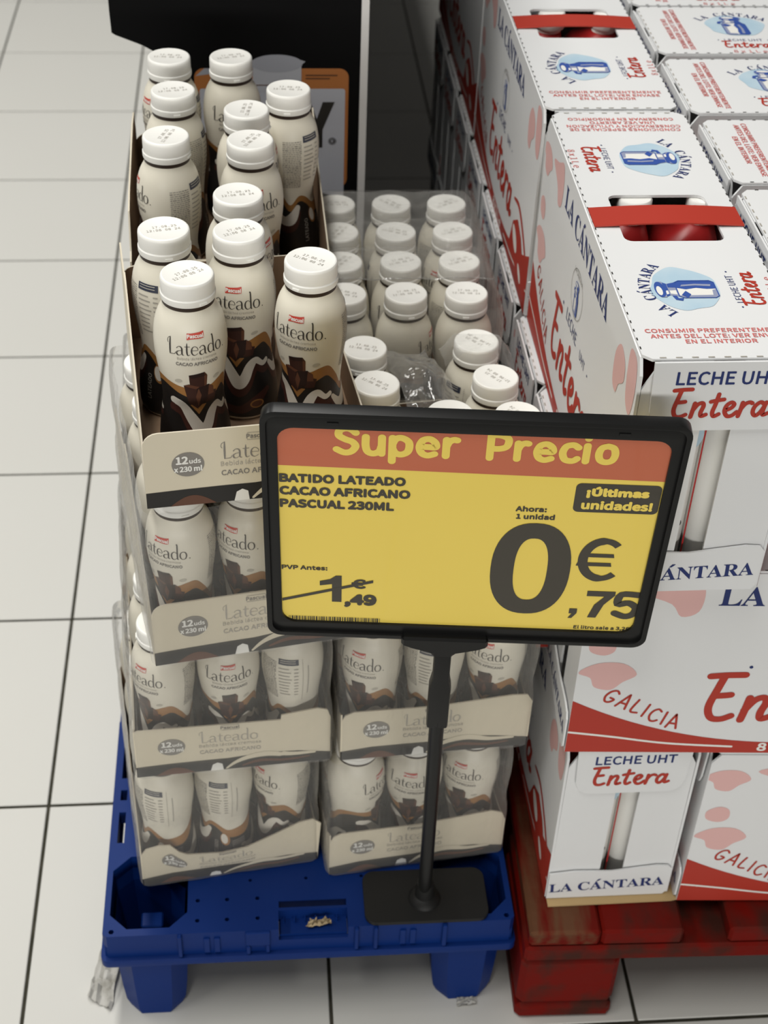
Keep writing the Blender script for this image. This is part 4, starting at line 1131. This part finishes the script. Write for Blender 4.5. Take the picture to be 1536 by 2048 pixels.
# ------------------------------------------------------------------ BLACK DISPLAY STAND behind the drinks
def display():
    y = .372
    t = thing('display_stand', 'tall black cardboard display with white edge and orange drink print behind the bottles', 'display stand', (.27, y, 0))
    TX = Matrix(((1, 0, 0, -.27), (0, 0, 1, 0), (0, 1, 0, 0), (0, 0, 0, 1)))
    out = [(.176, 0), (.3700, 0), (.3700, 1.45), (.1120, 1.45), (.1105, .80), (.1112, .7765), (.1150, .7740), (.1424, .7630), (.168, .7480), (.176, .72)]
    MB().prism([out], 0, .008, M_BOARD, TX).build('front_board', t)
    MB().prism([[(.3702, 0), (.3782, 0), (.3782, 1.45), (.3702, 1.45)]], -.0006, .0085, M_BOARDWHITE, TX).build('board_edge', t)
    MB().box(.185-.27, .368-.27, .0085, 2.60, 0, 1.40, M_BOARD).build('body', t)  # unseen depth, made up to block light from the gap beside the crates
    p = Print()
    p.poly(rrect(.1940, .60, .3580, .7385, (.0, .010, .010, .010)), M_DISPORANGE, 0)
    p.poly([(.1955, .7300), (.2360, .7360), (.2360, .7385), (.205, .7385)], M_LID, 1)
    p.rect(.215, .7270, .235, .7288, M_DISPBROWN, 1)
    for z, x0, x1 in ((.7300, .312, .346), (.7265, .312, .338)): p.rect(x0, z, x1, z+.0016, M_DISPBROWN, 1)
    p.poly(rrect(.1990, .5600, .3545, .7160, (.0, .0, .003, .003)), M_DISPGREY, 2)
    p.poly([(.2560, .7120), (.3075, .7120), (.3075, .7440), (.2560, .7440)], M_LID2, 3)
    p.poly(ellipse(.2815, .7440, .0272, .0098, 36), M_LID, 4); p.poly([(.3070, .7420), (.3118, .7462), (.3070, .7480)], M_LID, 4)
    p.rect(.2560, .7195, .3072, .7205, M_DISPBROWN, 4)
    # big letter and mark
    p.poly([(.3045, .7010), (.3175, .7010), (.3240, .6815), (.3305, .7010), (.3435, .7010), (.3305, .6690), (.3305, .6480), (.3180, .6480), (.3180, .6690)], M_BLACK, 3)
    p.poly(ellipse(.3412, .6555, .0044, .0044, 24), M_BLACK, 3); p.stroke(ellipse(.3412, .6555, .0034, .0034, 24), .0005, M_DISPGREY, 4, k=1, closed=True); p.text('R', .3412, .6538, .0036, M_DISPGREY, 'sans', h=4, bold=.03)
    p.poly([(.3230+.0260*math.cos(q), .5760+.0180*math.sin(q)) for q in (PI*k/18 for k in range(19))], M_BLACK, 3)
    mb = MB(); p.emit(mb, lambda u, v, h: (u-.27, -h, v)); mb.build('board_print', t)
display()

# ------------------------------------------------------------------ SMALL LITTER
def crumple(name, label, cat, pts, m, loc, amp, seed):
    rnd = random.Random(seed); n = 9; mb = MB()
    for j in range(n+1):
        for i in range(n+1):
            u, v = i/n, j/n
            a = Vector(pts[0]).lerp(Vector(pts[1]), u); b = Vector(pts[3]).lerp(Vector(pts[2]), u); q = a.lerp(b, v)
            mb.v.append((q.x+rnd.uniform(-1, 1)*amp*.3, q.y+rnd.uniform(-1, 1)*amp*.3, q.z+abs(rnd.gauss(0, amp))+.0006))
    k = mb.mi(m)
    for j in range(n):
        for i in range(n):
            q = j*(n+1)+i; mb.f.append((q, q+1, q+n+2, q+n+1)); mb.m.append(k)
    o = mb.build(name, loc=loc, smooth=25)
    return tag(o, label, cat)
crumple('plastic_scrap', 'dirty crumpled plastic scrap on the floor beside the left pallet foot', 'litter', [(-.014, -.026, 0), (.012, -.042, 0), (.022, .040, .012), (.002, .046, .006)], M_SCRAP, (.078, -.232, .0004), .003, 5)
crumple('plastic_scrap', 'small grubby scrap under the right pallet foot', 'litter', [(-.010, -.004, 0), (.012, -.002, 0), (.012, .008, 0), (-.008, .007, 0)], M_SCRAP, (.4560, -.2850, .0004), .0015, 6)
crumple('dry_leaf', 'dry leaf shred lying in the hand window of the blue pallet', 'litter', [(-.012, -.003, 0), (.014, -.001, .002), (.012, .004, .003), (-.008, .005, 0)], M_LEAF, (.302, -.2690, .1240), .003, 8)
